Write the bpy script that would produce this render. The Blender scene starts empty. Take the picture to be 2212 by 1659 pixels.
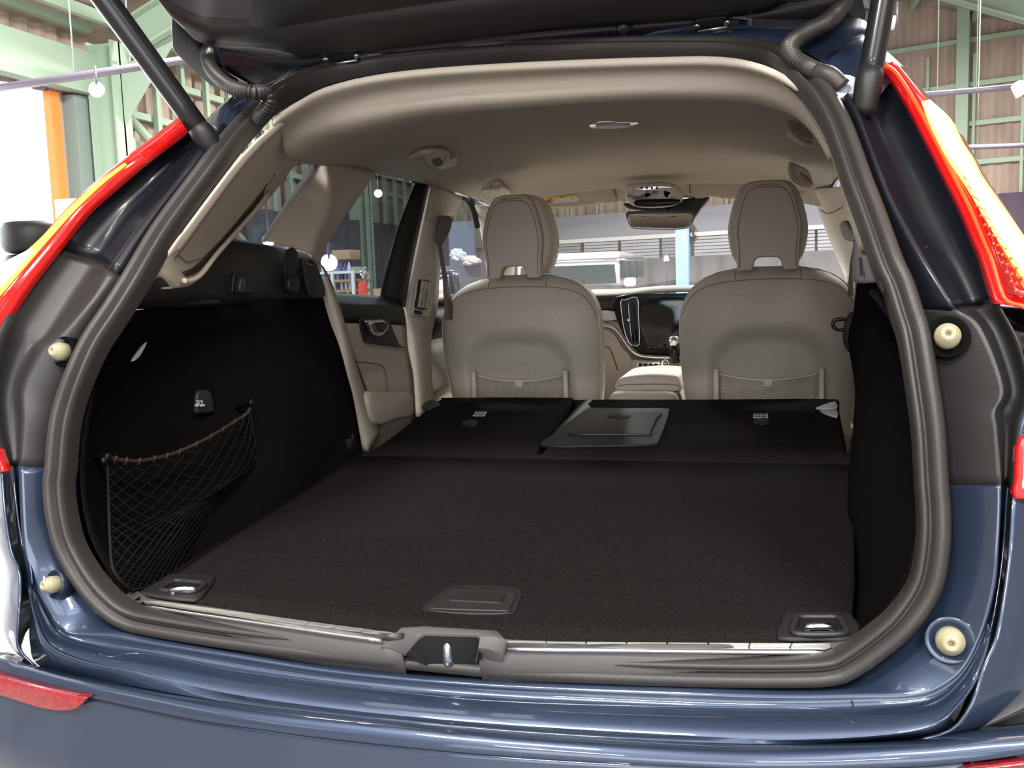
import bpy, math, random
from mathutils import Vector as V, Matrix
random.seed(3)
SC = bpy.context.scene
COL = SC.collection
# ---------------------------------------------------------------- camera
CP = V((.385, -1.0572, 1.1952)); YAW, PIT, ROL, FPX = .2664, -.1124, -.0339, 2040.7
FW = V((-math.sin(YAW)*math.cos(PIT), math.cos(YAW)*math.cos(PIT), math.sin(PIT)))
_r = V((math.cos(YAW), math.sin(YAW), 0)); _u = _r.cross(FW)
RT = _r*math.cos(ROL) + _u*math.sin(ROL); UP = _u*math.cos(ROL) - _r*math.sin(ROL)
cam = bpy.data.cameras.new('camera'); camo = bpy.data.objects.new('camera', cam); COL.objects.link(camo)
M = Matrix.Identity(4)
for i in range(3):
    M[i][0] = RT[i]; M[i][1] = UP[i]; M[i][2] = -FW[i]; M[i][3] = CP[i]
camo.matrix_world = M
cam.sensor_width = 36; cam.sensor_fit = 'HORIZONTAL'; cam.lens = FPX/2212*36; cam.clip_start = .02; cam.clip_end = 200
cam.dof.use_dof = False
SC.camera = camo
# ---------------------------------------------------------------- world, lights, exposure
SC.view_settings.view_transform = 'Standard'; SC.view_settings.look = 'None'; SC.view_settings.gamma = 1
SC.view_settings.use_curve_mapping = False; SC.view_settings.exposure = 0.0
W = bpy.data.worlds.new('sky'); SC.world = W; W.use_nodes = True
W.node_tree.nodes['Background'].inputs[0].default_value = (.86, .93, 1, 1)
W.node_tree.nodes['Background'].inputs[1].default_value = 4.2
def area(name, loc, aim, sx, sy, power, col=(1, 1, 1)):
    l = bpy.data.lights.new(name, 'AREA'); l.shape = 'RECTANGLE'; l.size = sx; l.size_y = sy; l.energy = power; l.color = col
    o = bpy.data.objects.new(name, l); COL.objects.link(o); o.location = loc
    o.rotation_euler = (V(aim)-V(loc)).to_track_quat('-Z', 'Y').to_euler(); return o
# daylight from an unseen rear opening added for light, and through the left wall's door
area('daylight_added_rear', (2, -12.5, 3), (1, 0, 1.0), 9, 5, 380, (.93, .96, 1))
area('daylight_left_door', (-7.2, 4.0, 1.8), (2, 2.5, 1.2), 6, 3.2, 450, (.93, .96, 1))
# roof light fixtures (their housings are built with the hall)
FIX = [(-1.2, -3.2), (2.6, -3.2), (-1.2, -7.5), (2.6, -7.5), (-3.5, 6), (2.5, 6), (-3.5, 13), (2.5, 13)]
for i, (x, y) in enumerate(FIX):
    area('roof_lamp', (x, y, 5.35), (x, y, 0), 1.5, .5, 420 if y < 0 else 900, (1, .97, .93))
# ---------------------------------------------------------------- materials
def mat(name, col, rough=.5, metal=0, coat=0, noise=0, nscale=200, bump=0, bscale=400, emit=None, es=0, spec=.5, sheen=0, trans=0, alpha=1, ior=1.45, coat_r=.03, stretch=None):
    m = bpy.data.materials.new(name); m.use_nodes = True; nt = m.node_tree; b = nt.nodes['Principled BSDF']
    b.inputs['Base Color'].default_value = (*col, 1); b.inputs['Roughness'].default_value = rough
    b.inputs['Metallic'].default_value = metal; b.inputs['Coat Weight'].default_value = coat
    b.inputs['Coat Roughness'].default_value = coat_r
    b.inputs['Specular IOR Level'].default_value = spec; b.inputs['Sheen Weight'].default_value = sheen
    b.inputs['Transmission Weight'].default_value = trans; b.inputs['IOR'].default_value = ior
    b.inputs['Alpha'].default_value = alpha
    if emit: b.inputs['Emission Color'].default_value = (*emit, 1); b.inputs['Emission Strength'].default_value = es
    tc = nt.nodes.new('ShaderNodeTexCoord'); mp = nt.nodes.new('ShaderNodeMapping'); nt.links.new(tc.outputs['Object'], mp.inputs[0])
    if stretch: mp.inputs['Scale'].default_value = stretch
    if noise:
        n = nt.nodes.new('ShaderNodeTexNoise'); n.inputs['Scale'].default_value = nscale; n.inputs['Detail'].default_value = 4
        nt.links.new(mp.outputs[0], n.inputs['Vector'])
        r = nt.nodes.new('ShaderNodeMapRange'); r.inputs['From Min'].default_value = .3; r.inputs['From Max'].default_value = .7
        r.inputs['To Min'].default_value = 1-noise; r.inputs['To Max'].default_value = 1+noise
        nt.links.new(n.outputs['Fac'], r.inputs['Value'])
        x = nt.nodes.new('ShaderNodeVectorMath'); x.operation = 'SCALE'; x.inputs[0].default_value = col
        nt.links.new(r.outputs[0], x.inputs['Scale']); nt.links.new(x.outputs[0], b.inputs['Base Color'])
    if bump:
        n = nt.nodes.new('ShaderNodeTexNoise'); n.inputs['Scale'].default_value = bscale; n.inputs['Detail'].default_value = 3
        nt.links.new(mp.outputs[0], n.inputs['Vector'])
        bn = nt.nodes.new('ShaderNodeBump'); bn.inputs['Strength'].default_value = bump; bn.inputs['Distance'].default_value = .002
        nt.links.new(n.outputs['Fac'], bn.inputs['Height']); nt.links.new(bn.outputs[0], b.inputs['Normal'])
    return m
PAINT = mat('denim blue car paint', (.024, .040, .078), .38, .5, 1, spec=.6)
GLOSS = mat('gloss black paint', (.005, .006, .010), .38, 0, .22, spec=.3, coat_r=.12)
PLAST = mat('dark grey satin plastic', (.021, .019, .019), .42, bump=.15, bscale=900)
PLASTB = mat('black textured plastic', (.014, .013, .013), .5, bump=.3, bscale=1200)
TRIMG = mat('grey sill plastic', (.085, .079, .076), .45, bump=.2, bscale=1200)
RUBBER = mat('black rubber seal', (.030, .026, .024), .42, bump=.2, bscale=700)
RUBBERD = mat('black window rubber', (.008, .008, .008), .5)
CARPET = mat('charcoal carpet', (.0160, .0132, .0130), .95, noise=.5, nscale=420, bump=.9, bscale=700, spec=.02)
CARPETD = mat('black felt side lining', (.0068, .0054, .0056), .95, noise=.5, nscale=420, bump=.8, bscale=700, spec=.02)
BEIGE = mat('blond leather', (.46, .40, .325), .55, bump=.25, bscale=650, noise=.04, nscale=90)
HEADL = mat('blond headliner cloth', (.50, .45, .37), .9, bump=.3, bscale=1500, noise=.03, nscale=300)
TRIMB = mat('blond plastic trim', (.52, .455, .37), .5, bump=.15, bscale=900)
SEAMM = mat('brown stitching', (.16, .115, .08), .8)
CHROME = mat('polished chrome', (.88, .88, .9), .2, 1)
STEEL = mat('brushed stainless steel', (.55, .55, .52), .3, 1, bump=.1, bscale=900)
SCUFF = mat('dull scuff plate steel', (.42, .42, .38), .42, .9, bump=.1, bscale=900)
IVORY = mat('ivory rubber buffer', (.34, .31, .20), .5, noise=.1, nscale=60)
BELT = mat('taupe belt webbing', (.17, .135, .105), .8, bump=.4, bscale=1500)
LABELW = mat('white label', (.75, .75, .72), .6)
LABELY = mat('yellow label', (.85, .62, .04), .6)
LABELR = mat('red ink', (.55, .05, .05), .6)
INK = mat('dark ink', (.03, .03, .04), .7)
SCREEN = mat('black glass screen', (.003, .003, .004), .3, spec=.25)
LENS = mat('red tail lamp lens', (.40, .006, .006), .12, coat=1, emit=(1, .012, .01), es=.34)
LENSD = mat('dark red tail lamp lens', (.22, .004, .006), .15, coat=1, emit=(1, .01, .01), es=.10)
LENSL = mat('amber glow tail lamp', (.5, .05, .01), .3, emit=(1, .08, .01), es=.7)
GLOW = mat('lit tail lamp bar', (1, .6, .2), .3, emit=(1, .72, .38), es=22)
GLOWY = mat('yellow lit tail lamp rim', (1, .5, .1), .3, emit=(1, .40, .05), es=7)
GLOWO = mat('orange lit tail lamp line', (1, .3, .05), .3, emit=(1, .22, .02), es=2.4)
REFL = mat('red reflector', (.24, .012, .018), .15, coat=1, noise=.3, nscale=160)
LIGHTGREY = mat('pale grey plastic', (.55, .54, .57), .45)
DKGLASS = mat('tinted glass', (.30, .33, .36), .0, trans=1, ior=1.0, spec=.5)
def glassmat(name, tint, gl):
    m = bpy.data.materials.new(name); m.use_nodes = True; nt = m.node_tree; nt.nodes.clear()
    o = nt.nodes.new('ShaderNodeOutputMaterial'); t = nt.nodes.new('ShaderNodeBsdfTransparent'); g = nt.nodes.new('ShaderNodeBsdfGlossy')
    t.inputs[0].default_value = (*tint, 1); g.inputs['Roughness'].default_value = .01
    lw = nt.nodes.new('ShaderNodeLayerWeight'); lw.inputs[0].default_value = .5; pw = nt.nodes.new('ShaderNodeMath'); pw.operation = 'POWER'; pw.inputs[1].default_value = 4
    f = nt.nodes.new('ShaderNodeMath'); f.operation = 'MULTIPLY_ADD'; f.inputs[1].default_value = .5; f.inputs[2].default_value = gl; x = nt.nodes.new('ShaderNodeMixShader')
    nt.links.new(lw.outputs['Facing'], pw.inputs[0]); nt.links.new(pw.outputs[0], f.inputs[0]); nt.links.new(f.outputs[0], x.inputs[0]); nt.links.new(t.outputs[0], x.inputs[1]); nt.links.new(g.outputs[0], x.inputs[2]); nt.links.new(x.outputs[0], o.inputs[0]); return m
GTINT = glassmat('privacy glass', (.48, .52, .55), .05)
GCLEAR = glassmat('clear glass', (.93, .95, .96), .04)
# ---------------------------------------------------------------- pixel rays to places in the world
def ray(a, b): return FW + RT*((a-1106)/FPX) - UP*((b-829.5)/FPX)
def atX(a, b, x): d = ray(a, b); return CP + d*((x-CP.x)/d.x)
def atY(a, b, y): d = ray(a, b); return CP + d*((y-CP.y)/d.y)
def atZ(a, b, z): d = ray(a, b); return CP + d*((z-CP.z)/d.z)
def atP(a, b, p, n): d = ray(a, b); return CP + d*((V(p)-CP).dot(V(n))/d.dot(V(n)))
def itp(x, xs, ys):
    if x <= xs[0]: return ys[0]
    for i in range(1, len(xs)):
        if x <= xs[i]: return ys[i-1]+(ys[i]-ys[i-1])*(x-xs[i-1])/(xs[i]-xs[i-1])
    return ys[-1]
ZZ = [.3, .7, .8, .9, 1.0, 1.1, 1.2, 1.3, 1.4, 1.5, 1.56, 1.7]; GG = [0, 0, 0, .01, .03, .06, .12, .2, .29, .42, .53, .8]
def g(z): return itp(z, ZZ, GG)
def hit(a, b, f, t0=.3, t1=4.5):       # first crossing of y > f(x, z)
    d = ray(a, b); t = t0; q = CP + d*t
    while t < t1:
        q = CP + d*t
        if q.y > f(q.x, q.z): break
        t += .02
    lo, hi = t-.02, t
    for _ in range(12):
        m = (lo+hi)/2; q = CP + d*m
        if q.y > f(q.x, q.z): hi = m
        else: lo = m
    return CP + d*hi
def S(a, b, off=0): return hit(a, b, lambda x, z: g(z)+off)
# ---------------------------------------------------------------- mesh helpers
WO = {}
def link(o, parent, world):
    COL.objects.link(o); WO[o] = V(world)
    if parent: o.parent = parent; o.location = V(world)-WO[parent]
    else: o.location = world
    return o
def tag(o, label=None, cat=None, group=None, kind=None):
    if label: o['label'] = label
    if cat: o['category'] = cat
    if group: o['group'] = group
    if kind: o['kind'] = kind
    return o
def empty(name, loc, parent=None, label=None, cat=None, group=None):
    o = bpy.data.objects.new(name, None); o.empty_display_size = .1; link(o, parent, V(loc)); return tag(o, label, cat, group)
def mk(name, vs, fs, m, parent=None, smooth=True, solid=0, bevel=0, bseg=2, label=None, off=0):
    vs = [V(v) for v in vs]
    lo = V((min(v.x for v in vs), min(v.y for v in vs), min(v.z for v in vs))); hi = V((max(v.x for v in vs), max(v.y for v in vs), max(v.z for v in vs)))
    c = V(((lo.x+hi.x)/2, (lo.y+hi.y)/2, lo.z))
    me = bpy.data.meshes.new(name); me.from_pydata([tuple(v-c) for v in vs], [], fs); me.validate()
    for mm in (m if isinstance(m, list) else [m]): me.materials.append(mm)
    me.polygons.foreach_set('use_smooth', [smooth]*len(me.polygons))
    o = bpy.data.objects.new(name, me); link(o, parent, c)
    if solid:
        s = o.modifiers.new('solid', 'SOLIDIFY'); s.thickness = abs(solid); s.offset = off; s.use_even_offset = False
    if bevel:
        b = o.modifiers.new('bevel', 'BEVEL'); b.width = bevel; b.segments = bseg; b.limit_method = 'ANGLE'; b.angle_limit = math.radians(35); b.use_clamp_overlap = True
        for p in me.polygons: p.use_smooth = True
        b.harden_normals = False
    if label: o['label'] = label
    return o
def cr(p0, p1, p2, p3, t):
    return (p1*2 + (p2-p0)*t + (p0*2-p1*5+p2*4-p3)*t*t + (p1*3-p0-p2*3+p3)*t**3)*.5
def cat(pts, k, closed=False):
    pts = [V(p) for p in pts]; n = len(pts)
    if k <= 1 or n < 3 and not closed:
        if n == 2 and k > 1: return [pts[0].lerp(pts[1], i/k) for i in range(k+1)]
        return pts
    out = []
    rng = range(n) if closed else range(n-1)
    for i in rng:
        if closed: a, b, c, d = pts[i-1], pts[i], pts[(i+1) % n], pts[(i+2) % n]
        else: a = pts[i-1] if i else pts[0]*2-pts[1]; b = pts[i]; c = pts[i+1]; d = pts[i+2] if i+2 < n else pts[-1]*2-pts[-2]
        for j in range(k): out.append(cr(a, b, c, d, j/k))
    if not closed: out.append(pts[-1])
    return out
def loft(name, rows, m, parent=None, k=4, kv=1, closed=False, **kw):
    R = [cat(r, k, closed) for r in rows]
    if kv > 1:
        cols = [cat([r[i] for r in R], kv) for i in range(len(R[0]))]
        R = [[c[j] for c in cols] for j in range(len(cols[0]))]
    n = len(R[0]); vs = [p for r in R for p in r]; fs = []
    for i in range(len(R)-1):
        for j in range(n if closed else n-1):
            a = i*n+j; b = i*n+(j+1) % n; fs.append((a, b, b+n, a+n))
    return mk(name, vs, fs, m, parent, **kw)
def tubegeo(pts, r, seg=10, closed=False, cap=True):
    vs = []; fs = []; n = len(pts); up = None
    for i, p in enumerate(pts):
        t = (pts[(i+1) % n]-pts[i-1]) if closed or 0 < i < n-1 else (pts[1]-pts[0] if i == 0 else pts[-1]-pts[-2])
        t = t.normalized() if t.length > 1e-9 else V((0, 0, 1))
        if up is None: up = t.orthogonal().normalized()
        up = (up-t*up.dot(t)).normalized(); bi = t.cross(up); rr = r(i, n) if callable(r) else r
        for j in range(seg):
            a = 2*math.pi*j/seg; vs.append(p+up*(math.cos(a)*rr)+bi*(math.sin(a)*rr))
    for i in range(n if closed else n-1):
        for j in range(seg):
            a = i*seg+j; b = i*seg+(j+1) % seg; c = ((i+1) % n)*seg+(j+1) % seg; d = ((i+1) % n)*seg+j; fs.append((a, b, c, d))
    if cap and not closed: fs.append(tuple(range(seg-1, -1, -1))); fs.append(tuple((n-1)*seg+j for j in range(seg)))
    return vs, fs
def tube(name, pts, r, m, parent=None, k=4, seg=10, closed=False, **kw):
    pts = cat(pts, k, closed); vs, fs = tubegeo(pts, r, seg, closed); return mk(name, vs, fs, m, parent, **kw)
def tubes(name, paths, r, m, parent=None, seg=6, **kw):
    vs = []; fs = []
    for p in paths:
        a, b = tubegeo([V(q) for q in p], r, seg); o = len(vs); vs += a; fs += [tuple(i+o for i in f) for f in b]
    return mk(name, vs, fs, m, parent, **kw)
def sweep(name, pts, prof, nf, m, parent=None, closed=False, **kw):    # prof (b, n): b inward, n towards the outside
    n = len(pts); vs = []; fs = []; k = len(prof)
    cen = V((0, 0, 0))
    for p in pts: cen += p
    cen /= n
    for i, p in enumerate(pts):
        t = ((pts[(i+1) % n]-pts[i-1]) if closed or 0 < i < n-1 else (pts[1]-pts[0] if i == 0 else pts[-1]-pts[-2])).normalized()
        nn = nf(p); nn = (nn-t*nn.dot(t)).normalized(); b = t.cross(nn)
        if b.dot(cen-p) < 0: b = -b
        for (u, w) in prof: vs.append(p+b*u+nn*w)
    for i in range(n if closed else n-1):
        for j in range(k-1):
            a = i*k+j; c = ((i+1) % n)*k+j; fs.append((a, a+1, c+1, c))
    return mk(name, vs, fs, m, parent, **kw)
def prism(name, pts, vec, m, parent=None, bevel=0, **kw):
    pts = [V(p) for p in pts]; n = len(pts); vec = V(vec)
    fs = [tuple(range(n)), tuple(range(2*n-1, n-1, -1))]+[(i, i+n, (i+1) % n+n, (i+1) % n) for i in range(n)]
    nrm = V((0, 0, 0))
    for i in range(n): nrm += pts[i].cross(pts[(i+1) % n])
    if nrm.dot(vec) > 0: fs = [tuple(reversed(f)) for f in fs]
    return mk(name, pts+[p+vec for p in pts], fs, m, parent, smooth=bool(bevel), bevel=bevel, **kw)
def box(name, c, s, m, parent=None, bevel=0, rot=None, **kw):
    x, y, z = s[0]/2, s[1]/2, s[2]/2
    q = [V(p) for p in ((-x, -y, -z), (x, -y, -z), (x, y, -z), (-x, y, -z), (-x, -y, z), (x, -y, z), (x, y, z), (-x, y, z))]
    if rot: R = rot if isinstance(rot, Matrix) else Matrix.Rotation(rot, 3, 'Z'); q = [R @ p for p in q]
    return mk(name, [V(c)+p for p in q], [(0, 3, 2, 1), (4, 5, 6, 7), (0, 1, 5, 4), (1, 2, 6, 5), (2, 3, 7, 6), (3, 0, 4, 7)], m, parent, smooth=bool(bevel), bevel=bevel, **kw)
def lathe(name, c, axis, prof, m, parent=None, seg=24, **kw):          # prof: (distance along axis, radius)
    ax = V(axis).normalized(); u = ax.orthogonal().normalized(); w = ax.cross(u); vs = []; fs = []
    for (h, r) in prof:
        for j in range(seg):
            a = 2*math.pi*j/seg; vs.append(V(c)+ax*h+u*(r*math.cos(a))+w*(r*math.sin(a)))
    for i in range(len(prof)-1):
        for j in range(seg): a = i*seg+j; b = i*seg+(j+1) % seg; fs.append((a, b, b+seg, a+seg))
    fs.append(tuple(range(seg-1, -1, -1))); fs.append(tuple((len(prof)-1)*seg+j for j in range(seg)))
    return mk(name, vs, fs, m, parent, **kw)
def inset(pts, d):                                                     # scale a loop towards its centre by about d metres
    c = sum((V(p) for p in pts), V((0, 0, 0)))/len(pts)
    return [p+(c-p).normalized()*min(d, (c-p).length*.9) for p in pts]
def puff(name, pts, vec, m, parent=None, r=.01, steps=4, k=5, **kw):   # a loop extruded along vec whose front edge is rounded by r
    P = cat(pts, k, True); vec = V(vec); n = vec.normalized(); rows = [[p for p in P]]
    L = vec.length
    rows.append([p+n*(L-r) for p in P])
    for s in range(1, steps+1):
        a = math.pi/2*s/steps; rows.append([q+n*(L-r+r*math.sin(a)) for q in inset(P, r*(1-math.cos(a)))])
    nn = len(P); vs = [p for rw in rows for p in rw]; fs = []
    for i in range(len(rows)-1):
        for j in range(nn): a = i*nn+j; b = i*nn+(j+1) % nn; fs.append((a, b, b+nn, a+nn))
    fs.append(tuple(range(nn-1, -1, -1))); fs.append(tuple((len(rows)-1)*nn+j for j in range(nn)))
    return mk(name, vs, fs, m, parent, **kw)
def text(name, s, origin, right, up, size, m, parent=None, ext=.0004, align='CENTER'):
    cu = bpy.data.curves.new(name, 'FONT'); cu.body = s; cu.size = size; cu.extrude = ext; cu.align_x = align; cu.align_y = 'CENTER'; cu.resolution_u = 2
    t = bpy.data.objects.new('tmp', cu); COL.objects.link(t); bpy.context.view_layer.update()
    me = bpy.data.meshes.new_from_object(t.evaluated_get(bpy.context.evaluated_depsgraph_get())); bpy.data.objects.remove(t)
    r = V(right).normalized(); u = V(up).normalized(); n = r.cross(u)
    for v in me.vertices: v.co = r*v.co.x+u*v.co.y+n*v.co.z
    me.materials.clear(); me.materials.append(m)
    o = bpy.data.objects.new(name, me); return link(o, parent, V(origin))
from mathutils.bvhtree import BVHTree
def onmesh(o, off=0):                      # where the ray through a pixel meets an object already built
    w = WO[o]; t = BVHTree.FromPolygons([v.co+w for v in o.data.vertices], [tuple(p.vertices) for p in o.data.polygons])
    def f(a, b, e=0):
        d = ray(a, b).normalized(); h = t.ray_cast(CP, d)
        if h[0] is None: h = t.find_nearest(CP+d*1.4)
        n = h[1] if h[1].dot(d) < 0 else -h[1]
        return h[0]+n*(off+e)
    return f
def copytree(o, off, parent=None):
    c = o.copy(); COL.objects.link(c); WO[c] = WO[o]+V(off)
    if parent: c.parent = parent
    if parent is None or parent == o.parent: c.location = o.location+V(off)
    for ch in [x for x in list(WO) if x.parent == o and x is not c]:
        d = ch.copy(); COL.objects.link(d); d.parent = c; d.location = ch.location; WO[d] = WO[ch]+V(off)
        for e in [x for x in list(WO) if x.parent == ch]:
            h = e.copy(); COL.objects.link(h); h.parent = d; h.location = e.location; WO[h] = WO[e]+V(off)
    return c
# ================================================================ THE HALL
CONC = mat('worn concrete floor', (.26, .25, .24), .55, noise=.2, nscale=1.5)
WTAN = mat('tan fibre wall sheet', (.40, .31, .255), .85, noise=.22, nscale=3, stretch=(1, 1, .25))
GREEN = mat('pale green painted steel', (.36, .47, .36), .5)
ROOFM = mat('brown roof board', (.33, .27, .23), .9, noise=.2, nscale=4)
DARKC = mat('dark grey curtain', (.075, .075, .09), .9)
LAVP = mat('grey lavender panel', (.34, .33, .37), .7)
SHUT = mat('pale shutter slat', (.50, .49, .54), .5)
MIDC = mat('grey hanging fabric', (.21, .20, .215), .9, noise=.12, nscale=2)
WHITE = mat('white paint', (.80, .80, .78), .5)
ORANGE = mat('orange painted edge', (.95, .25, .06), .5)
PIPE = mat('dull purple grey conduit', (.17, .15, .19), .4, .3)
def zr(x): return 7.6-.4*abs(x)
Y0, Y1, XL, XR = -13, 27, -8, 9
mk('floor', [(XL-6, Y0-8, 0), (XR, Y0-8, 0), (XR, Y1, 0), (XL-6, Y1, 0)], [(0, 1, 2, 3)], CONC, smooth=False, solid=.1, off=-1)['kind'] = 'structure'
mk('floor', [(-8, -8.5, .004), (3.5, -8.5, .004), (3.5, -5.2, .004), (-8, -5.2, .004)], [(0, 1, 2, 3)], mat('terracotta floor paint', (.42, .12, .07), .5, noise=.1, nscale=3), smooth=False, solid=.003, off=-1)['kind'] = 'structure'
def corrug(name, p0, du, L, zf0, zf1, m, nrm, pitch=.28, depth=.035):
    vs = []; n = int(L/pitch*4); fs = []
    for i in range(n+1):
        s = L*i/n; k = i % 4; d = depth if k in (1, 2) else 0; p = V(p0)+V(du)*s+V(nrm)*d
        vs += [(p.x, p.y, zf0(p.x)), (p.x, p.y, zf1(p.x))]
    for i in range(n): fs.append((2*i, 2*i+2, 2*i+3, 2*i+1))
    o = mk(name, vs, fs, m, smooth=False, solid=.02, off=0); o['kind'] = 'structure'; return o
colp = atX(182, 350, XL); doortop = atX(70, 192, XL).z; doory1 = atX(118, 400, XL).y; doory0 = -2.0
wl = corrug('wall_left', (XL, doory1+.05, 0), (0, 1, 0), Y1-doory1, lambda x: 0, lambda x: zr(XL)+.1, WTAN, (1, 0, 0))
corrug('wall_left_lintel', (XL, doory0, 0), (0, 1, 0), doory1-doory0, lambda x: doortop, lambda x: zr(XL)+.1, WTAN, (1, 0, 0)).name = 'wall_left'
corrug('wall_left', (XL, Y0, 0), (0, 1, 0), doory0-Y0, lambda x: 0, lambda x: zr(XL)+.1, WTAN, (1, 0, 0))
corrug('wall_right', (XR, Y0, 0), (0, 1, 0), Y1-Y0, lambda x: 0, lambda x: zr(XR)+.1, WTAN, (-1, 0, 0))
AW = math.radians(20); WU = V((math.cos(AW), -math.sin(AW), 0)); WN = V((math.sin(AW), math.cos(AW), 0)); WP = V((0, 21, 0))
def atW(a, b, off=0): return atP(a, b, WP-WN*off, WN)
u0 = (XL)/math.cos(AW); u1 = XR/math.cos(AW)
wf = corrug('wall_front', WP+WU*(u0-.5), WU, u1-u0+1, lambda x: 0, lambda x: zr(x)+.1, WTAN, -WN)
wb = mk('wall_back', [(XL, Y0, 0), (-4, Y0, 0), (-4, Y0, 5), (7.5, Y0, 5), (7.5, Y0, 0), (XR, Y0, 0), (XR, Y0, zr(XR)), (0, Y0, zr(0)), (XL, Y0, zr(XL))], [(0, 1, 2, 8), (2, 3, 7, 8), (3, 4, 5, 6), (3, 6, 7)], WTAN, smooth=False, solid=.1); wb['kind'] = 'structure'
for sx, xx in ((-1, XL), (1, XR)):
    o = mk('ceiling', [(0, Y0-.3, zr(0)), (xx*1.04, Y0-.3, zr(xx*1.04)), (xx*1.04, Y1, zr(xx*1.04)), (0, Y1, zr(0))], [(0, 1, 2, 3)], ROOFM, smooth=False, solid=.06); o['kind'] = 'structure'
    for k in range(1, 9):                                              # purlins under each roof slope
        x = xx*k/8.6; box('purlin', (x, (Y0+Y1)/2, zr(x)-.12), (.09, Y1-Y0-.4, .13), GREEN, o)
ADDSKYL = mat('added glowing roof sheet', (.8, .85, .9), .5, emit=(.86, .93, 1), es=2.6)  # unseen glowing sheets added to the roof for bright streaks in the paint
for sx in (-1, 1):
    for q in (1.6, 4.6):
        for y in (-10, -5.5, -1):
            x0, x1 = sx*q, sx*(q+.8); o = mk('added_skylight', [(x0, y, zr(x0)-.05), (x1, y, zr(x1)-.05), (x1, y+3.6, zr(x1)-.05), (x0, y+3.6, zr(x0)-.05)], [(0, 1, 2, 3)], ADDSKYL, bpy.data.objects['ceiling' if sx < 0 else 'ceiling.001'], smooth=False, solid=.01)
def beam(name, p, q, w, h, m, parent):                                 # H section from p to q
    p, q = V(p), V(q); t = (q-p).normalized(); s = t.cross(V((0, 1, 0)))
    if s.length < .1: s = V((1, 0, 0))
    s.normalize(); d = V((0, 1, 0)); vs = []; fs = []
    def slab(a0, a1, b0, b1):
        o = len(vs)
        for e in (p, q):
            for (a, b) in ((a0, b0), (a1, b0), (a1, b1), (a0, b1)): vs.append(e+s*a+d*b)
        fs.extend([(o, o+1, o+5, o+4), (o+1, o+2, o+6, o+5), (o+2, o+3, o+7, o+6), (o+3, o, o+4, o+7), (o, o+3, o+2, o+1), (o+4, o+5, o+6, o+7)])
    slab(-h/2, -h/2+.03, -w/2, w/2); slab(h/2-.03, h/2, -w/2, w/2); slab(-h/2, h/2, -.015, .015)
    return mk(name, vs, fs, m, parent, smooth=False)
YC = colp.y
for fy in (YC-11, YC, YC+7.5):
    fr = empty('trim_1', (0, fy, 0)); fr['kind'] = 'structure'
    beam('column', (XL+.45, fy, 0), (XL+.45, fy, zr(XL)-.15), .30, .38, GREEN, fr)
    beam('column', (XR-.45, fy, 0), (XR-.45, fy, zr(XR)-.15), .30, .38, GREEN, fr)
    beam('rafter', (XL+.75, fy, zr(XL+.45)-.35), (0, fy, zr(0)-.45), .26, .42, GREEN, fr)
    beam('rafter', (XR-.3, fy, zr(XR)-.35), (0, fy, zr(0)-.45), .26, .42, GREEN, fr)
    for sx, xx in ((1, XL+.65), (-1, XR-.65)):
        prism('gusset', [(xx, fy-.01, zr(XL)-1.15), (xx, fy-.01, zr(XL)-.45), (xx+sx*.8, fy-.01, zr(XL)-.2)], (0, .02, 0), GREEN, fr)
for zz in (1.2, 2.3, 3.15, 3.55, 4.1):                                  # girts and studs of the left wall beyond the column
    box('girt', (XL+.12, (YC+Y1)/2+.3, zz), (.07, Y1-YC-.8, .09), GREEN, wl)
k = 0; yy = YC+.7
while yy < Y1-1:
    box('stud', (XL+.2, yy, 2.2), (.07, .09, 4.4), GREEN, wl); yy += .62
box('lintel_beam', (XL+.22, (doory0+YC)/2, doortop+.28), (.2, YC-doory0, .5), GREEN, wl)
box('lintel_beam', (XL+.22, (doory0+YC)/2, doortop+.95), (.14, YC-doory0, .3), GREEN, wl)
tubes('brace', [[(XL+.3, YC+.3, 3.6), (XL+.3, YC+4.4, 1.2)]], .06, GREEN, wl)
for (p, q) in (((1920, 104), (2230, 77)), ((1990, 190), (2230, 172)), ((2060, 268), (2230, 256)), ((2090, 350), (2230, 342))):
    A, B = atW(*p, .1), atW(*q, .1); z = (A.z+B.z)/2; A = A-WU*3.5
    c = (A+B)/2; box('girt', (c.x, c.y, z), ((B-A).length, .08, .09), GREEN, wf, rot=Matrix.Rotation(-AW, 3, 'Z'))
b = atW(2078, 300, .25); box('post', (b.x, b.y, 3.2), (.22, .2, 6.4), GREEN, wf, rot=-AW)
for i in range(20):
    p = WP-WN*.16+WU*(-8+.62*i*1.35); box('stud', (p.x, p.y, 2.6), (.055, .05, 5.2-.1*(i % 2)), GREEN, wf, rot=-AW)
# door frame edge in orange and pale outside yard wall
dt = empty('door_1', (XL, doory1, 0)); dt['kind'] = 'structure'
box('door_edge', (XL+.06, doory1, doortop/2), (.1, .16, doortop), ORANGE, dt)
box('door_post', (XL+.1, doory1+.38, doortop/2), (.2, .3, doortop), mat('grey green post', (.25, .31, .29), .5), dt)
corrug('wall_yard', (XL-6, -6, 0), (0, 1, 0), 22, lambda x: 0, lambda x: 4.4, WHITE, (1, 0, 0))
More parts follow.
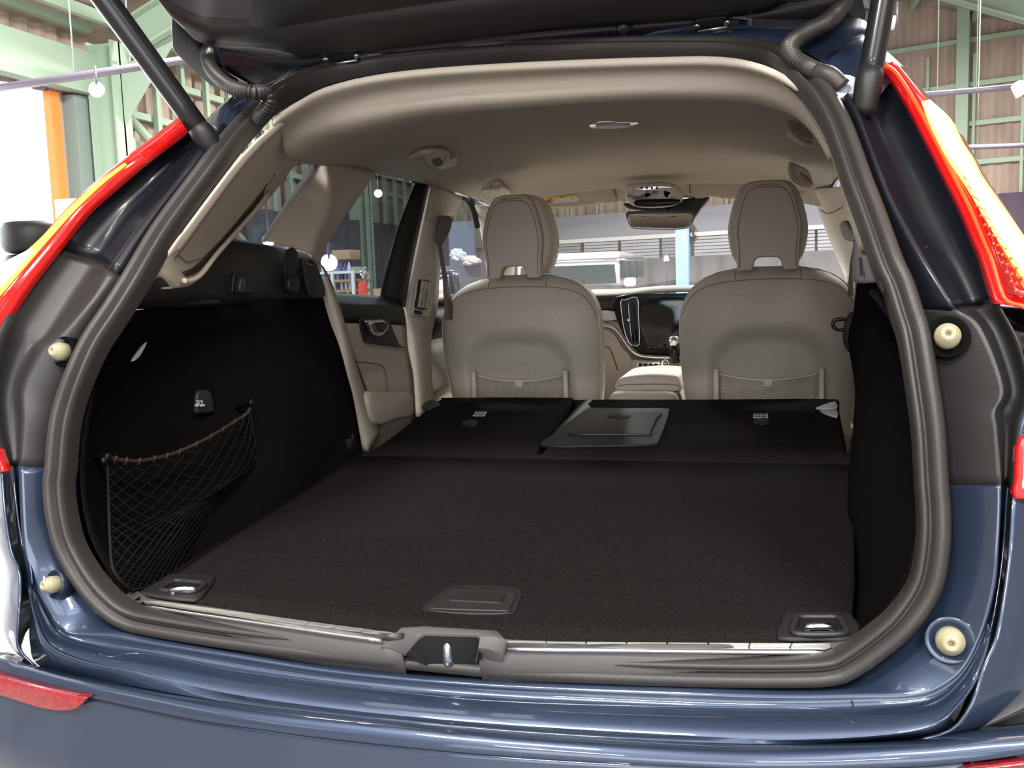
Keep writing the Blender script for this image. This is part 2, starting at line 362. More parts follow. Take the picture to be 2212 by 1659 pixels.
# front wall cladding behind the windscreen, colours lightened to stand for glass haze
def wrect(name, a, b, c, d, off, th, m, parent=None, **kw):
    return prism(name, [atW(*a, off), atW(*b, off), atW(*c, off), atW(*d, off)], WN*th, m, parent, **kw)
cz = atW(1361, 460).z
def strip(name, ua, ub, z0, z1, off, th, m, parent=None):
    p = WP-WN*off; return prism(name, [p+WU*ua+V((0, 0, z0)), p+WU*ub+V((0, 0, z0)), p+WU*ub+V((0, 0, z1)), p+WU*ua+V((0, 0, z1))], WN*th, m, parent)
zs0, zs1 = atW(1361, 560).z, atW(1361, 517).z
pn = strip('wall_panel_band', -7.5, 3.6, zs1, cz, .35, .06, LAVP); tag(pn, 'grey lavender panel band high on the end wall above the shutters', 'panel')
rs = empty('roller_shutter', WP-WN*.4, None, 'row of pale roller shutter boxes below the lavender panel band', 'shutter')
um = []
for (pa, pb) in ((1100, 1254), (1262, 1335), (1342, 1424), (1430, 1492), (1500, 1760), (1766, 1830)):
    A, B = (atW(pa, 540, .4)-WP).dot(WU), (atW(pb, 540, .4)-WP).dot(WU); n = 6
    for i in range(n):
        z = zs0+(zs1-zs0-.03)*i/n; strip('slat', A, B, z, z+(zs1-zs0)/n-.02, .40+.012*(i % 2), .02, SHUT if pa not in (1100, 1430) else LAVP, rs)
    um.append((A, B))
strip('frame', um[0][0], um[-1][1], zs1-.03, zs1+.06, .46, .08, WHITE, rs)
cv = []; 
def curtain(name, ua, ub, z0, z1, off, m, label, p0=WP, du=WU, dn=WN, amp=.05):
    n = int(abs(ub-ua)/.12); rows = []
    for z in (z0, z1):
        rows.append([p0-dn*(off+amp*math.sin(i*1.3)+amp*.6*math.sin(i*.37))+du*(ua+(ub-ua)*i/n)+V((0, 0, z)) for i in range(n+1)])
    o = loft(name, rows, m, k=2, solid=.01); return tag(o, label, 'curtain')
curtain('hanging_fabric', um[0][0]-.5, 3.9, 0, zs0, .55, MIDC, 'grey fabric hung across the end wall below the shutters')
curtain('dark_curtain', 4.0, 9.2, 0, atW(2150, 422).z, .5, mat('dusky purple curtain', (.115, .085, .12), .9), 'dusky purple curtain at the right end of the end wall')
curtain('dark_curtain', YC+3.2, Y1-1, 0, 2.45, .35, DARKC, 'dark curtain along the left wall beyond the steel column', V((XL, 0, 0)), V((0, 1, 0)), V((-1, 0, 0)))
for i in range(14):                                                    # window printed band on the fabric
    pass
# blue lift post, emblem, stand
a = atY(1475, 600, 9.0); bl = box('lift_post', (a.x, 9.0, 1.5), (.13, .16, 3.0), mat('light blue paint', (.22, .43, .68), .35, coat=.4), bevel=.01); tag(bl, 'light blue vehicle lift post standing in front of the shutters', 'lift post')
pa = [atW(x, y, .5) for (x, y) in ((1486, 492), (1492, 485), (1500, 492), (1497, 505), (1503, 512), (1494, 515), (1488, 508), (1490, 498))]
em = tubes('wall_emblem', [cat(pa, 4, True), [atW(1485, 519, .5), atW(1501, 519, .5)], [atW(1489, 488, .5), atW(1496, 500, .5), atW(1500, 497, .5)]], .025, INK); tag(em, 'dark line emblem on the wall just right of the blue lift post', 'emblem')
st = empty('tripod_stand', (atY(1440, 600, 8).x, 8, 0), None, 'thin black tripod stand with white tip between off-roader and blue post', 'stand')
x = atY(1440, 600, 8).x; zt = atY(1441, 551, 8).z
tube('pole', [(x, 8, .5), (x, 8, zt-.05)], .012, INK, st, k=1); lathe('tip', (x, 8, zt-.06), (0, 0, 1), [(0, .015), (.01, .03), (.05, .015), (.06, .003)], WHITE, st, seg=12)
for i in range(3): a = i*2.1; tube('leg', [(x, 8, .75), (x+.4*math.cos(a), 8+.4*math.sin(a), .01)], .011, INK, st, k=1, seg=6)
lathe('knob', (x, 8, zt-.38), (0, 0, 1), [(0, .01), (.02, .028), (.1, .028), (.12, .01)], INK, st, seg=10)
# boxy off-roader parked beyond the bonnet
OFW = mat('pearl silver paint', (.50, .50, .53), .25, .3, 1); OFG = mat('vehicle glass', (.025, .04, .045), .3, spec=.25)
YV = 12.0
def vp(a, b, dy=0): return atY(a, b, YV+dy)
vl, vr_ = vp(1095, 600).x, vp(1331, 600).x; zt = vp(1330, 546).z; zb = vp(1330, 622).z; vx = (vl+vr_)/2; vw = vr_-vl
ov = empty('off_roader', (vx, YV, 0), None, 'boxy silver off-road car facing the camera beyond the windscreen', 'car')
LV = 3.3
box('cabin', (vx, YV+1.75, (zt+zb)/2-.02), (vw*.97, LV*.78, zt-zb-.1), OFW, ov, bevel=.04)
box('roof', (vx, YV+1.75, zt-.02), (vw*1.0, LV*.82, .1), OFW, ov, bevel=.035)
tubes('roof_gutter', [[(vl-.01, YV+.42, zt-.085), (vr_+.01, YV+.42, zt-.085)], [(vr_+.015, YV+.42, zt-.085), (vr_+.015, YV+3.1, zt-.085)]], .014, CHROME, ov)
w0 = vp(1175, 560); w1 = vp(1326, 618)
ws = prism('windscreen', [(vl+.07, YV+.44, zb+.06), (vr_-.07, YV+.44, zb+.06), (vr_-.09, YV+.46, zt-.15), (vl+.09, YV+.46, zt-.15)], (0, .03, 0), OFG, ov)
tubes('wiper', [[(vx-.1, YV+.42, zb+.05), (vx+.28, YV+.40, zb+.13)], [(vx-.5, YV+.42, zb+.05), (vx-.15, YV+.40, zb+.13)]], .009, INK, ov)
for (y0, y1) in ((.55, 1.15), (1.25, 1.95), (2.05, 2.95)):
    for sx in (vl+.01, vr_-.01): box('side_window', (sx, YV+(y0+y1)/2, (zt+zb)/2+.02), (.05, y1-y0, zt-zb-.22), OFG, ov, bevel=.01)
box('bonnet', (vx, YV-.25, zb-.09), (vw*.86, 1.5, .16), OFW, ov, bevel=.05)
box('body', (vx, YV+1.15, (zb-.1+.45)/2+.02), (vw, LV+.9, zb-.1-.35), OFW, ov, bevel=.05)
box('grille', (vx, YV-1.06, zb*.62), (vw*.6, .05, .2), INK, ov, bevel=.01)
for sx in (-1, 1):
    lathe('headlight', (vx+sx*vw*.36, YV-1.02, zb*.62), (0, -1, 0), [(0, .1), (.05, .1), (.07, .07)], CHROME, ov, seg=16)
    o = box('side_mirror', (vx+sx*(vw/2+.12), YV+.5, zb+.07), (.17, .1, .13), WHITE, ov, bevel=.04)
    tubes('mirror_arm', [[(vx+sx*vw/2, YV+.5, zb+.0), (vx+sx*(vw/2+.12), YV+.5, zb+.03)]], .012, INK, ov)
    for yw in (YV-.5, YV+2.4):
        lathe('wheel', (vx+sx*(vw/2-.02), yw, .33), (sx, 0, 0), [(-.1, .2), (-.1, .31), (-.07, .33), (.04, .33), (.06, .3), (.05, .19), (.03, .17)], RUBBERD, ov, seg=20)
# suspended lighting rails and lamps
def rail(p, q, label, hangs=()):
    r = tube('lighting_rail', [p, q], .035, PIPE, k=1, seg=8); tag(r, label, 'rail')
    for h in hangs:
        c = V(p).lerp(V(q), h); tube('hanger_rod', [c, (c.x, c.y, zr(c.x)-.1)], .006, GREEN, r, k=1, seg=6)
rail(atY(-260, 230, 5.0), atY(640, 92, 6.6), 'suspended grey conduit rail in front of the green column', (.445, .58))
rail(atY(1985, 206, 12), atY(2330, 175, 12), 'upper suspended rail in front of the right-hand wall', (.12, .37))
rail(atY(2088, 318, 14), atY(2330, 310, 14), 'lower suspended rail in front of the right-hand wall', (.1,))
def lampobj(px, y, r, es, col, label, name='spot_lamp', aim=(0, -1, -.3), up=False):
    p = atY(*px, y); e = empty(name, p, None, label, 'lamp')
    a = (CP-p).normalized() if es else V(aim).normalized(); lathe('housing', p-a*r*2.4, a, [(0, r*.5), (.02, r*.9), (r*2, r), (r*2.1, r*.92)], LIGHTGREY, e, seg=14)
    if es: lathe('bulb', p-a*r*.2, a, [(0, r*.85), (r*.25, r*.6), (r*.4, .005)], mat('lit bulb '+label[:12], (1, 1, 1), .5, emit=col, es=es), e, seg=12)
    tube('bracket', [p, p+V((0, 0, r*3))], r*.15, PIPE, e, k=1, seg=6)
    if up: tube('hanger_rod', [p+V((0, 0, r*2.9)), V((p.x, p.y, zr(p.x)-.04))], .007, PIPE, e, k=1, seg=5)
    return e
lampobj((209, 194), 5.4, .06, 2.4, (1, .58, .2), 'lit warm spot lamp hanging under the conduit rail at far left')
lampobj((1938, 50), 9.5, .07, 0, (1, 1, 1), 'unlit silver spot lamp beside the right gas strut', aim=(1, 0, -.15))
lampobj((2212, 210), 9.5, .07, 0, (1, 1, 1), 'unlit silver spot lamp on the rail at the right edge', aim=(.5, 0, -1))
lampobj((580, 520), 5.5, .05, 160, (.9, .95, 1), 'dazzling white lamp seen low in the rear quarter window', up=True)
lampobj((711, 568), 6.0, .075, 60, (1, 1, .95), 'large round white lamp seen beside the shelf of bottles', up=True)
lampobj((817, 418), 8.0, .045, 60, (1, .97, .9), 'small white lamp high in the rear door window', up=True)
for i, (x, y) in enumerate(FIX):
    e = box('ceiling_light', (x, y, 5.42), (1.6, .6, .10), WHITE, bevel=.01); tag(e, 'white light housing under the roof, %s of the car, %s side' % (('just behind', 'just behind', 'far behind', 'far behind', 'just ahead', 'just ahead', 'far ahead', 'far ahead')[i], ('left', 'right')[i % 2]), 'lamp', 'roof light housings')
    for q in (-.6, .6): tube('hanger_rod', [(x+q, y, 5.47), (x+q, y, zr(x+q)-.02)], .008, PIPE, e, k=1, seg=5)
# storage seen through the left windows
YS = 9.0
def sp(a, b, dy=0): return atY(a, b, YS+dy)
A, B = sp(683, 590), sp(766, 592); xs0, xs1 = A.x, B.x; zs = [sp(720, y).z for y in (589, 607, 629)]+[.5, .08]
sh = empty('storage_shelf', ((xs0+xs1)/2, YS, 0), None, 'white shelf rack full of bottles seen through the rear door window', 'shelf')
for i, z in enumerate(zs): box('shelf_board', ((xs0+xs1)/2, YS+.2, z), (xs1-xs0, .42, .03), WHITE if i == 0 else mat('plywood', (.42, .25, .13), .7), sh)
for x in (xs0+.02, xs0+(xs1-xs0)*.42, xs1-.02):
    for y in (YS, YS+.4): box('upright', (x, y, zs[0]/2), (.035, .035, zs[0]), WHITE, sh)
cols = [(.05, .07, .35), (.6, .6, .65), (.12, .08, .3), (.5, .5, .6), (.25, .2, .5), (.7, .7, .68)]
cm = [mat('bottle plastic %d' % i, c, .35) for i, c in enumerate(cols)]; n = 0
for r, z in enumerate(zs[:3]):
    x = xs0+.05; j = 0
    while x < xs1-.04:
        if min(abs(x-u) for u in (xs0+.02, xs0+(xs1-xs0)*.42, xs1-.02)) < .04: x += .012; continue
        h = (.11, .085, .12)[r]*random.uniform(.75, 1.05); rr = .018; mm = cm[(j*5+r*2+int(random.random()*2)) % 6]
        o = lathe('bottle', (x, YS+.05, z+.0165), (0, 0, 1), [(0, rr*.9), (.005, rr), (h*.65, rr), (h*.8, rr*.5), (h, rr*.5)], mm, seg=8)
        tag(o, '%s bottle, number %s from the left on the %s board of the white rack' % (('navy', 'white', 'violet', 'grey', 'purple', 'cream')[cm.index(mm)], ('one', 'two', 'three', 'four', 'five', 'six', 'seven', 'eight', 'nine', 'ten', 'eleven', 'twelve')[j], ('top', 'second', 'third')[r]), 'bottle', 'bottles on the %s board' % ('top', 'second', 'third')[r]); x += .042+.012*random.random(); j += 1
CARD = mat('cardboard', (.42, .29, .16), .85)
def crate(px0, px1, y, m, name, label, c, base=None):
    p, q = atY(*px0, y), atY(*px1, y); zb_ = q.z if base is None else base
    o = box(name, ((p.x+q.x)/2, y+.15, (p.z+zb_)/2), (q.x-p.x, .3, p.z-zb_), m, bevel=.004); return tag(o, label, c)
crate((716, 541), (757, 576), YS+.1, CARD, 'cardboard_box', 'brown cardboard box standing on top of the white rack', 'box', zs[0]+.15)
crate((700, 578), (760, 588), YS+.2, mat('folded cloth', (.5, .47, .4), .9), 'storage_bin', 'low pale bin under the cardboard box on the rack', 'bin', zs[0]+.02)
o = crate((806, 624), (821, 650), YS-.5, CARD, 'cardboard_box', 'small brown box low in the rear door window, right of the red cylinder', 'box', .55)
tag(box('side_table', (o.location.x+.12, YS-.35, .52), (.4, .4, .05), DARKC), 'dark side table carrying the small brown box', 'table')
for dx in (-.17, .17): 
    for dy in (-.15, .15): box('leg', (o.location.x+.12+dx, YS-.35+dy, .25), (.03, .03, .5), DARKC, bpy.data.objects['side_table'])
p = atY(782, 607, YS-.4); tag(lathe('gas_cylinder', (p.x, YS-.4, 0), (0, 0, 1), [(0, .045), (.02, .05), (p.z-.03, .05), (p.z, .03)], mat('signal red paint', (.75, .06, .04), .4), seg=16), 'slim red upright cylinder right of the shelf rack', 'cylinder')
vs = []; fs = []
p = atY(787, 589, YS-.4)
def blob(name, c, r, m, label, ctg, sc=(1, 1, 1), n=10, amp=.25):
    vs = []; fs = []; 
    for i in range(n+1):
        for j in range(2*n):
            t = math.pi*i/n; f = math.pi*j/n; k = 1+amp*math.sin(3*f+i*2.1)*math.sin(2.3*t+j*.7)+random.uniform(-amp, amp)*.5*math.sin(t)
            vs.append(V(c)+V((math.sin(t)*math.cos(f)*sc[0], math.sin(t)*math.sin(f)*sc[1], math.cos(t)*sc[2]))*r*k)
    for i in range(n):
        for j in range(2*n): a = i*2*n+j; b = i*2*n+(j+1) % (2*n); fs.append((a, b, b+2*n, a+2*n))
    return tag(mk(name, vs, fs, m, smooth=False), label, ctg)
blob('foil_bundle', (p.x, YS-.4, p.z), .055, CHROME, 'crumpled silver foil bundle above the red cylinder', 'foil', n=6)
# things seen through the front passenger-side window
p = atY(998, 610, 10); cb = box('cabinet', (p.x-.05, 10.3, .5), (.55, .5, atY(998, 572, 10).z*2-1.0 if 0 else atY(998, 573, 10).z-.5+.5), DARKC)
cb.location.z = 0; tag(cb, 'dark cabinet under the plastic bags beyond the front left window', 'cabinet')
blob('plastic_bag', atY(990, 552, 10.3), .085, mat('clear crumpled plastic', (.34, .38, .40), .35), 'crumpled clear plastic bag with blue inside on the dark cabinet', 'bag', (1.3, .8, .9), 8)
blob('plastic_bag', atY(1017, 563, 9.95), .09, mat('cream crumpled plastic', (.38, .37, .33), .4), 'cream plastic bag slumped right of the blue one', 'bag', (1.4, .8, .6), 8)
A, B = atY(969, 480, 11), atY(1028, 600, 11)
tag(box('notice_board', ((A.x+B.x)/2, 11, (A.z+B.z)/2), (B.x-A.x, .05, A.z-B.z), mat('dark blue board', (.05, .075, .12), .4)), 'dark blue board behind the plastic bags', 'board')
for i, (q, c) in enumerate(((970, (.5, .03, .2)), (976, (.7, .7, .1)), (982, (.75, .75, .75)), (989, (.6, .05, .1)))):
    p = atY(q, 600, 9.2); tag(lathe('spray_can', (p.x, 9.2, p.z-.1), (0, 0, 1), [(0, .02), (.13, .02), (.15, .012), (.17, .012)], mat('can %d' % i, c, .35), seg=10), ('magenta', 'yellow', 'white', 'crimson')[i]+' spray can in the row beyond the front left window', 'can')
p = atY(980, 600, 9.2); sb = tag(box('work_stand', (p.x, 9.2, (atY(980, 600, 9.2).z-.1)/2), (.4, .3, atY(980, 600, 9.2).z-.1), DARKC), 'dark stand carrying the row of spray cans', 'stand')
# far left: black tyre and white van side
p = atY(108, 495, 3.2)
ty = empty('tyre_stack', (p.x, 3.2, 0), None, 'stack of black tyres standing in the open left doorway', 'tyres')
z = atY(108, 476, 3.2).z; i = 0
while z > .1:
    z2 = max(z-.17, 0); lathe('tyre', (p.x-.09, 3.2, z2), (0, 0, 1), [(0, .12), (.01, .155), (.04, .175), (z-z2-.04, .175), (z-z2-.01, .155), (z-z2-.004, .12)], RUBBERD, ty, seg=28); z = z2; i += 1
A = atY(126, 432, 5.2); B = atY(240, 470, 5.2)
tag(box('white_cabinet', ((A.x+B.x)/2, 5.4, A.z/2), (B.x-A.x, .5, A.z), WHITE, bevel=.01), 'tall white cabinet beside the left steel column', 'cabinet')

# ================================================================ THE CAR
car = empty('estate_car', (0, 1.4, 0), None, 'dark blue estate car seen from behind with its tailgate open and rear seats folded', 'car')
# opening stations, going down the left side, along the sill and up the right: seal edge, lip inner, lip outer, gutter, outer panel edge
ST = [((500,280),(490,272),(482,268),(450,262),(405,268)), ((450,340),(440,335),(430,330),(385,322),(371,297)), ((400,405),(388,400),(378,396),(330,380),(304,348)),
 ((330,500),(316,495),(300,488),(262,450),(220,418)), ((270,600),(250,592),(232,582),(200,560),(111,540)), ((225,670),(205,655),(197,650),(140,640),(51,616)),
 ((185,730),(135,737),(124,730),(90,725),(20,668)), ((150,800),(97,765),(86,760),(50,755),(-10,740)), ((125,870),(60,840),(50,840),(20,840),(-30,840)),
 ((111,930),(60,905),(52,905),(25,920),(-20,930)), ((103,1010),(52,1008),(46,1008),(30,1010),(4,1012)), ((101,1060),(56,1102),(49,1102),(34,1102),(12,1102)),
 ((108,1119),(62,1187),(54,1187),(42,1190),(25,1187)), ((128,1194),(78,1248),(67,1248),(57,1255),(45,1245)), ((169,1265),(108,1312),(95,1312),(75,1335),(42,1340)),
 ((219,1322),(150,1362),(135,1366),(105,1395),(42,1400)), ((270,1359),(256,1368),(235,1392),(180,1430),(80,1442)), ((338,1373),(338,1386),(338,1403),(300,1455),(200,1471)),
 ((506,1406),(506,1413),(506,1430),(495,1500),(460,1518)), ((740,1437),(740,1450),(740,1463),(745,1535),(740,1551)), ((1062,1460),(1062,1477),(1062,1491),(1062,1565),(1062,1583)),
 ((1500,1474),(1500,1494),(1500,1512),(1500,1592),(1500,1610)), ((1702,1482),(1702,1500),(1702,1516),(1730,1597),(1760,1612)), ((1803,1477),(1850,1498),(1870,1514),(1930,1585),(1972,1600)),
 ((1854,1457),(1960,1496),(1975,1510),(2020,1565),(2050,1577)), ((1921,1410),(2020,1480),(2032,1494),(2065,1530),(2095,1520)), ((1972,1366),(2075,1440),(2086,1445),(2108,1470),(2122,1440)),
 ((2015,1309),(2115,1360),(2126,1360),(2138,1385),(2150,1375)), ((2039,1252),(2140,1260),(2150,1260),(2158,1270),(2170,1260)), ((2051,1167),(2148,1170),(2156,1170),(2165,1170),(2180,1170)),
 ((2051,1100),(2152,1100),(2159,1100),(2170,1100),(2184,1100)), ((2047,1048),(2152,1048),(2160,1048),(2172,1048),(2188,1060)), ((2040,934),(2145,934),(2154,934),(2175,934),(2200,934)),
 ((2033,880),(2140,895),(2150,887),(2172,885),(2215,885)), ((2027,837),(2158,840),(2167,837),(2190,840),(2225,840)), ((2008,723),(2108,713),(2120,710),(2150,715),(2200,740)),
 ((1991,667),(2055,672),(2066,670),(2110,660),(2156,655)), ((1949,560),(1985,560),(1998,558),(2070,580),(2127,560)), ((1911,456),(1925,450),(1935,446),(2010,500),(2080,449)),
 ((1884,388),(1895,380),(1905,376),(1960,380),(2046,381)), ((1860,321),(1872,315),(1880,312),(1920,310),(2012,314)), ((1837,263),(1850,258),(1858,254),(1890,240),(1968,230)),
 ((1810,216),(1825,208),(1835,204),(1870,190),(1924,159))]
def fo(x, z): return g(z)-.02-.09*itp(z, [.76, .95], [1, 0])+.22*max(0, abs(x)-.1)**2*itp(z, [.8, 1.1], [1, 0])
def fc(x, z): return itp(z, [.74, .86], [-.085, .045])+g(z)
def fl(x, z): return g(z)-.008-.012*itp(z, [.72, .8], [1, 0])
RA = [S(*s[0], .014) for s in ST]; RB1 = [hit(*s[1], fl) for s in ST]; RB2 = [hit(*s[2], lambda x, z: fl(x, z)+.006) for s in ST]
RC = [hit(*s[3], fc) for s in ST]; RD = [hit(*s[4], fo) for s in ST]
RD2 = [p+V((0, .006 if 16 <= i <= 24 else .02, 0)) for i, p in enumerate(RD)]
RAi = [p+V((0, .07, 0)) for p in RA]
def seg(a, b, name, rows, m, **kw): return loft(name, [r[a:b+1] for r in rows], m, car, k=5, solid=.002, **kw)
def rounded(a, b, c): return [a[i].lerp(c[i], .5)*.3+b[i]*.7 for i in range(len(a))]
mid1 = [RB1[i].lerp(RB2[i], .5)+V((0, -.006, .002)) for i in range(len(ST))]
mid2 = [RB2[i].lerp(RC[i], .45)+V((0, .006, .0)) for i in range(len(ST))]
MB, ME = 10, 31
seg(0, 4, 'pillar_panel', [RAi, RA, RB1, mid1, RB2, mid2, RC, RD2, RD], GLOSS)
seg(4, MB, 'pillar_trim', [RAi, RA, RB1, mid1, RB2, mid2, RC, RD2, RD], PLAST)
bpo = seg(MB, ME, 'body_panel', [RAi, RA, RB1, mid1, RB2, mid2, RC], PAINT)
seg(MB, ME, 'gutter', [[p+V((0, .004, 0)) for p in RC], RC, [RC[i].lerp(RD2[i], .5)+V((0, .003, 0)) for i in range(len(RC))], RD2], PAINT)
seg(ME, 36, 'pillar_trim', [RAi, RA, RB1, mid1, RB2, mid2, RC, RD2, RD], PLAST)
seg(36, 42, 'pillar_panel', [RAi, RA, RB1, mid1, RB2, mid2, RC, RD2, RD], GLOSS)
# weatherstrip, one closed loop
SP = [(105,1010),(112,930),(125,870),(150,800),(185,730),(225,670),(270,600),(330,500),(400,405),(450,340),(500,280),(560,220),(620,182),(700,150),(800,128),(900,116),(1000,107),(1100,101),(1200,98),(1350,94),(1472,93),(1573,94),(1641,101),(1691,115),(1742,145),(1776,175),(1810,216),(1837,263),(1860,321),(1884,388),(1911,456),(1949,560),(1972,609),(1991,667),(2008,723),(2027,837),(2040,934),(2047,1048),(2051,1100),(2051,1167),(2039,1252),(2015,1309),(1972,1366),(1921,1410),(1854,1457),(1803,1477),(1702,1482),(1500,1480),(1242,1471),(1062,1460),(881,1442),(700,1424),(506,1400),(338,1373),(270,1356),(219,1322),(169,1265),(128,1194),(108,1119),(101,1052)]
SW = cat([S(*p) for p in SP], 5, True)
def nrm(p):
    e = .02; s = (g(p.z+e)-g(p.z-e))/(2*e); return V((0, -1, s)).normalized()
prof = [(0, -.02), (-.001, .004), (.003, .012), (.010, .015), (.0155, .0115), (.0175, .003), (.0205, .001), (.022, .007), (.025, .011), (.029, .009), (.031, .0), (.031, -.02)]
seal = sweep('weatherstrip', SW, prof, nrm, RUBBER, car, closed=True)
# inner edge of the seal, station list for the interior trims
def inner(px, off=.02, b=.03):           # point just inside the seal seen at px
    return S(px[0], px[1], off)
# bumper
def fb(base, cx=.20):
    return lambda x, z: base+cx*max(0, abs(x)-.1)**2
bd = [(-120,1392),(0,1413),(50,1434),(167,1464),(335,1498),(502,1524),(740,1551),(1062,1583),(1500,1610),(1740,1613),(1972,1602),(2050,1592),(2130,1580),(2212,1570),(2330,1552)]
b2 = [(-120,1412),(0,1430),(50,1442),(167,1473),(335,1507),(502,1537),(740,1566),(1062,1598),(1500,1628),(1740,1632),(1972,1622),(2050,1617),(2130,1610),(2212,1602),(2330,1586)]
b3 = [(-120,1440),(0,1462),(50,1474),(201,1508),(401,1551),(560,1575),(740,1599),(1062,1631),(1500,1656),(1740,1662),(1972,1656),(2050,1650),(2130,1642),(2212,1630),(2330,1610)]
b4 = [(-120,1560),(0,1591),(60,1612),(200,1650),(401,1700),(560,1725),(740,1750),(1062,1780),(1500,1800),(1740,1800),(1972,1790),(2050,1780),(2130,1770),(2212,1755),(2330,1730)]
R0 = [hit(*p, fo) for p in bd]; R0b = [p+V((0, .012, -.004)) for p in R0]
R1 = [hit(*p, fb(-.135)) for p in b2]; R2 = [hit(*p, fb(-.142)) for p in b3]; R2b = [p+V((0, .004, -.002)) for p in R2]
R3 = [hit(*p, fb(-.165)) for p in b4]; R4 = [V((p.x, p.y+.01, .55)) for p in R3]; R5 = [V((p.x, p.y+.06, .38)) for p in R3]
loft('bumper', [R0b, R0, [a.lerp(b, .5)+V((0, -.006, .003)) for a, b in zip(R0, R1)], R1, [a.lerp(b, .5)+V((0, .002, 0)) for a, b in zip(R1, R2)], R2], PAINT, car, k=6, solid=.004)
loft('bumper_lower_cover', [R2b, [a+V((0, .001, -.006)) for a in R2b], R3, R4], PAINT, car, k=6, solid=.004)
loft('bumper_skirt', [R4, R5], PLASTB, car, k=4, solid=.004)
# parking sensor, reflectors
p = hit(379, 1647, fb(-.153)); lathe('parking_sensor', p, (-.1, -1, .1), [(-.01, .0095), (0, .0095), (.001, .009), (.001, .0)], PAINT, car, seg=20)
def fbr(x, z): return fb(-.151)(x, z)
rp = [(-60,1448),(-20,1454),(40,1472),(120,1492),(185,1505),(187,1510),(170,1528),(146,1534),(90,1530),(0,1500),(-60,1480)]
puff('reflector', [hit(*q, fbr)+V((0, .012, 0)) for q in rp], (0, -.014, 0), REFL, car, r=.003, k=2, label='red strip reflector in the left of the bumper')
rp = [(2085,1662),(2140,1655),(2212,1646),(2300,1635),(2300,1680),(2180,1690),(2095,1680)]
puff('reflector', [hit(*q, fbr)+V((0, .012, 0)) for q in rp], (0, -.014, 0), REFL, car, r=.003, k=2, label='red strip reflector in the right of the bumper')
# recess line inside the step panel
ln = [(200,1463),(215,1440),(240,1420),(290,1412),(380,1424),(500,1449),(740,1480),(930,1504),(1062,1515),(1250,1523),(1500,1528),(1720,1530),(1800,1537),(1850,1556),(1900,1597)]
def fstep(x, z): return itp(z, [.66, .73], [-.085, -.018])+.0
lnp = [hit(*q, lambda x, z: itp(z, [.60, .66, .70, .73], [-.11, -.08, -.03, -.01])) for q in ln]
def onpanel(q):                           # nearest height on the step panel between lip and gutter
    return q
om = onmesh(bpo, .0005)
tube('panel_crease', [om(*q) for q in ln], .0013, PAINT, car, k=4, seg=6)
# quarter panels and body sides behind the lamps
def side(idx, sx):
    base = [RD[i] for i in idx]
    rows = [base]
    for (dx, dy, sq) in ((.012, .006, 0), (.05, .03, .0), (.11, .10, 0), (.17, .25, 0), (.20, .6, 0), (.21, 1.2, 0)):
        rows.append([V((p.x+sx*dx*itp(p.z, [1.1, 1.5], [1, .55]), p.y+dy, p.z)) for p in base])
    return rows
loft('quarter_panel', side(range(9, 17), -1), PAINT, car, k=3, kv=2, solid=.003)
loft('quarter_panel', side(range(23, 34), 1), PAINT, car, k=3, kv=2, solid=.003)
# lower sides, sills down to the wheels
for sx in (-1, 1):
    xx = sx*.86
    yy = [.35, .9, 1.6, 2.4, 3.2, 4.0]
    loft('body_side', [[V((sx*(.86-.02*abs(i-2)), y, z)) for i, y in enumerate(yy)] for z in (.35,)] + [[V((sx*(.87-.02*abs(i-2)), y, .7)) for i, y in enumerate(yy)], [V((sx*(.84-.02*abs(i-2)), y, .95)) for i, y in enumerate(yy)], [V((sx*(.80-.02*abs(i-2)), y, 1.08)) for i, y in enumerate(yy)]], PAINT, car, k=3, kv=3, solid=.004)
    for yw in (.55, 3.4):
        w = lathe('wheel', (sx*.78, yw, .36), (sx, 0, 0), [(-.12, .22), (-.12, .33), (-.09, .355), (.06, .355), (.09, .33), (.085, .24), (.06, .22), (.055, .06), (.07, .05), (.07, .01)], RUBBERD, car, seg=36)
        lathe('rim', (sx*.78, yw, .36), (sx, 0, 0), [(.05, .21), (.075, .215), (.078, .2), (.06, .18), (.062, .05), (.075, .04)], STEEL, w, seg=30)
loft('bonnet', [[V((x, 3.15+.12*abs(x), 1.02-.02*x*x*4)) for x in (-.8, -.5, 0, .5, .8)], [V((x, 3.7, .99-.05*abs(x))) for x in (-.8, -.5, 0, .5, .8)], [V((x, 4.2-.2*abs(x), .86)) for x in (-.78, -.5, 0, .5, .78)], [V((x, 4.32-.25*abs(x), .6)) for x in (-.76, -.5, 0, .5, .76)], [V((x, 4.3-.25*abs(x), .3)) for x in (-.76, -.5, 0, .5, .76)]], PAINT, car, k=5, kv=3, solid=.004)
# underbody and roof skin
box('underbody', (0, 2.0, .36), (1.5, 3.6, .06), PLASTB, car)
def zroof(y): return itp(y, [.45, .6, .9, 1.3, 1.8, 2.2, 2.5], [1.62, 1.64, 1.66, 1.67, 1.65, 1.60, 1.53])
rows = []
for y in (.60, .9, 1.3, 1.8, 2.2, 2.5):
    zc = zroof(y); rows.append([V((x*itp(y, [.6, .9, 1.3], [.80, .9, 1]), y, zc-.11*abs(x/.64)**3)) for x in (-.66, -.58, -.45, -.2, 0, .2, .45, .58, .66)])
loft('roof', rows, PAINT, car, k=3, kv=2, solid=.004)
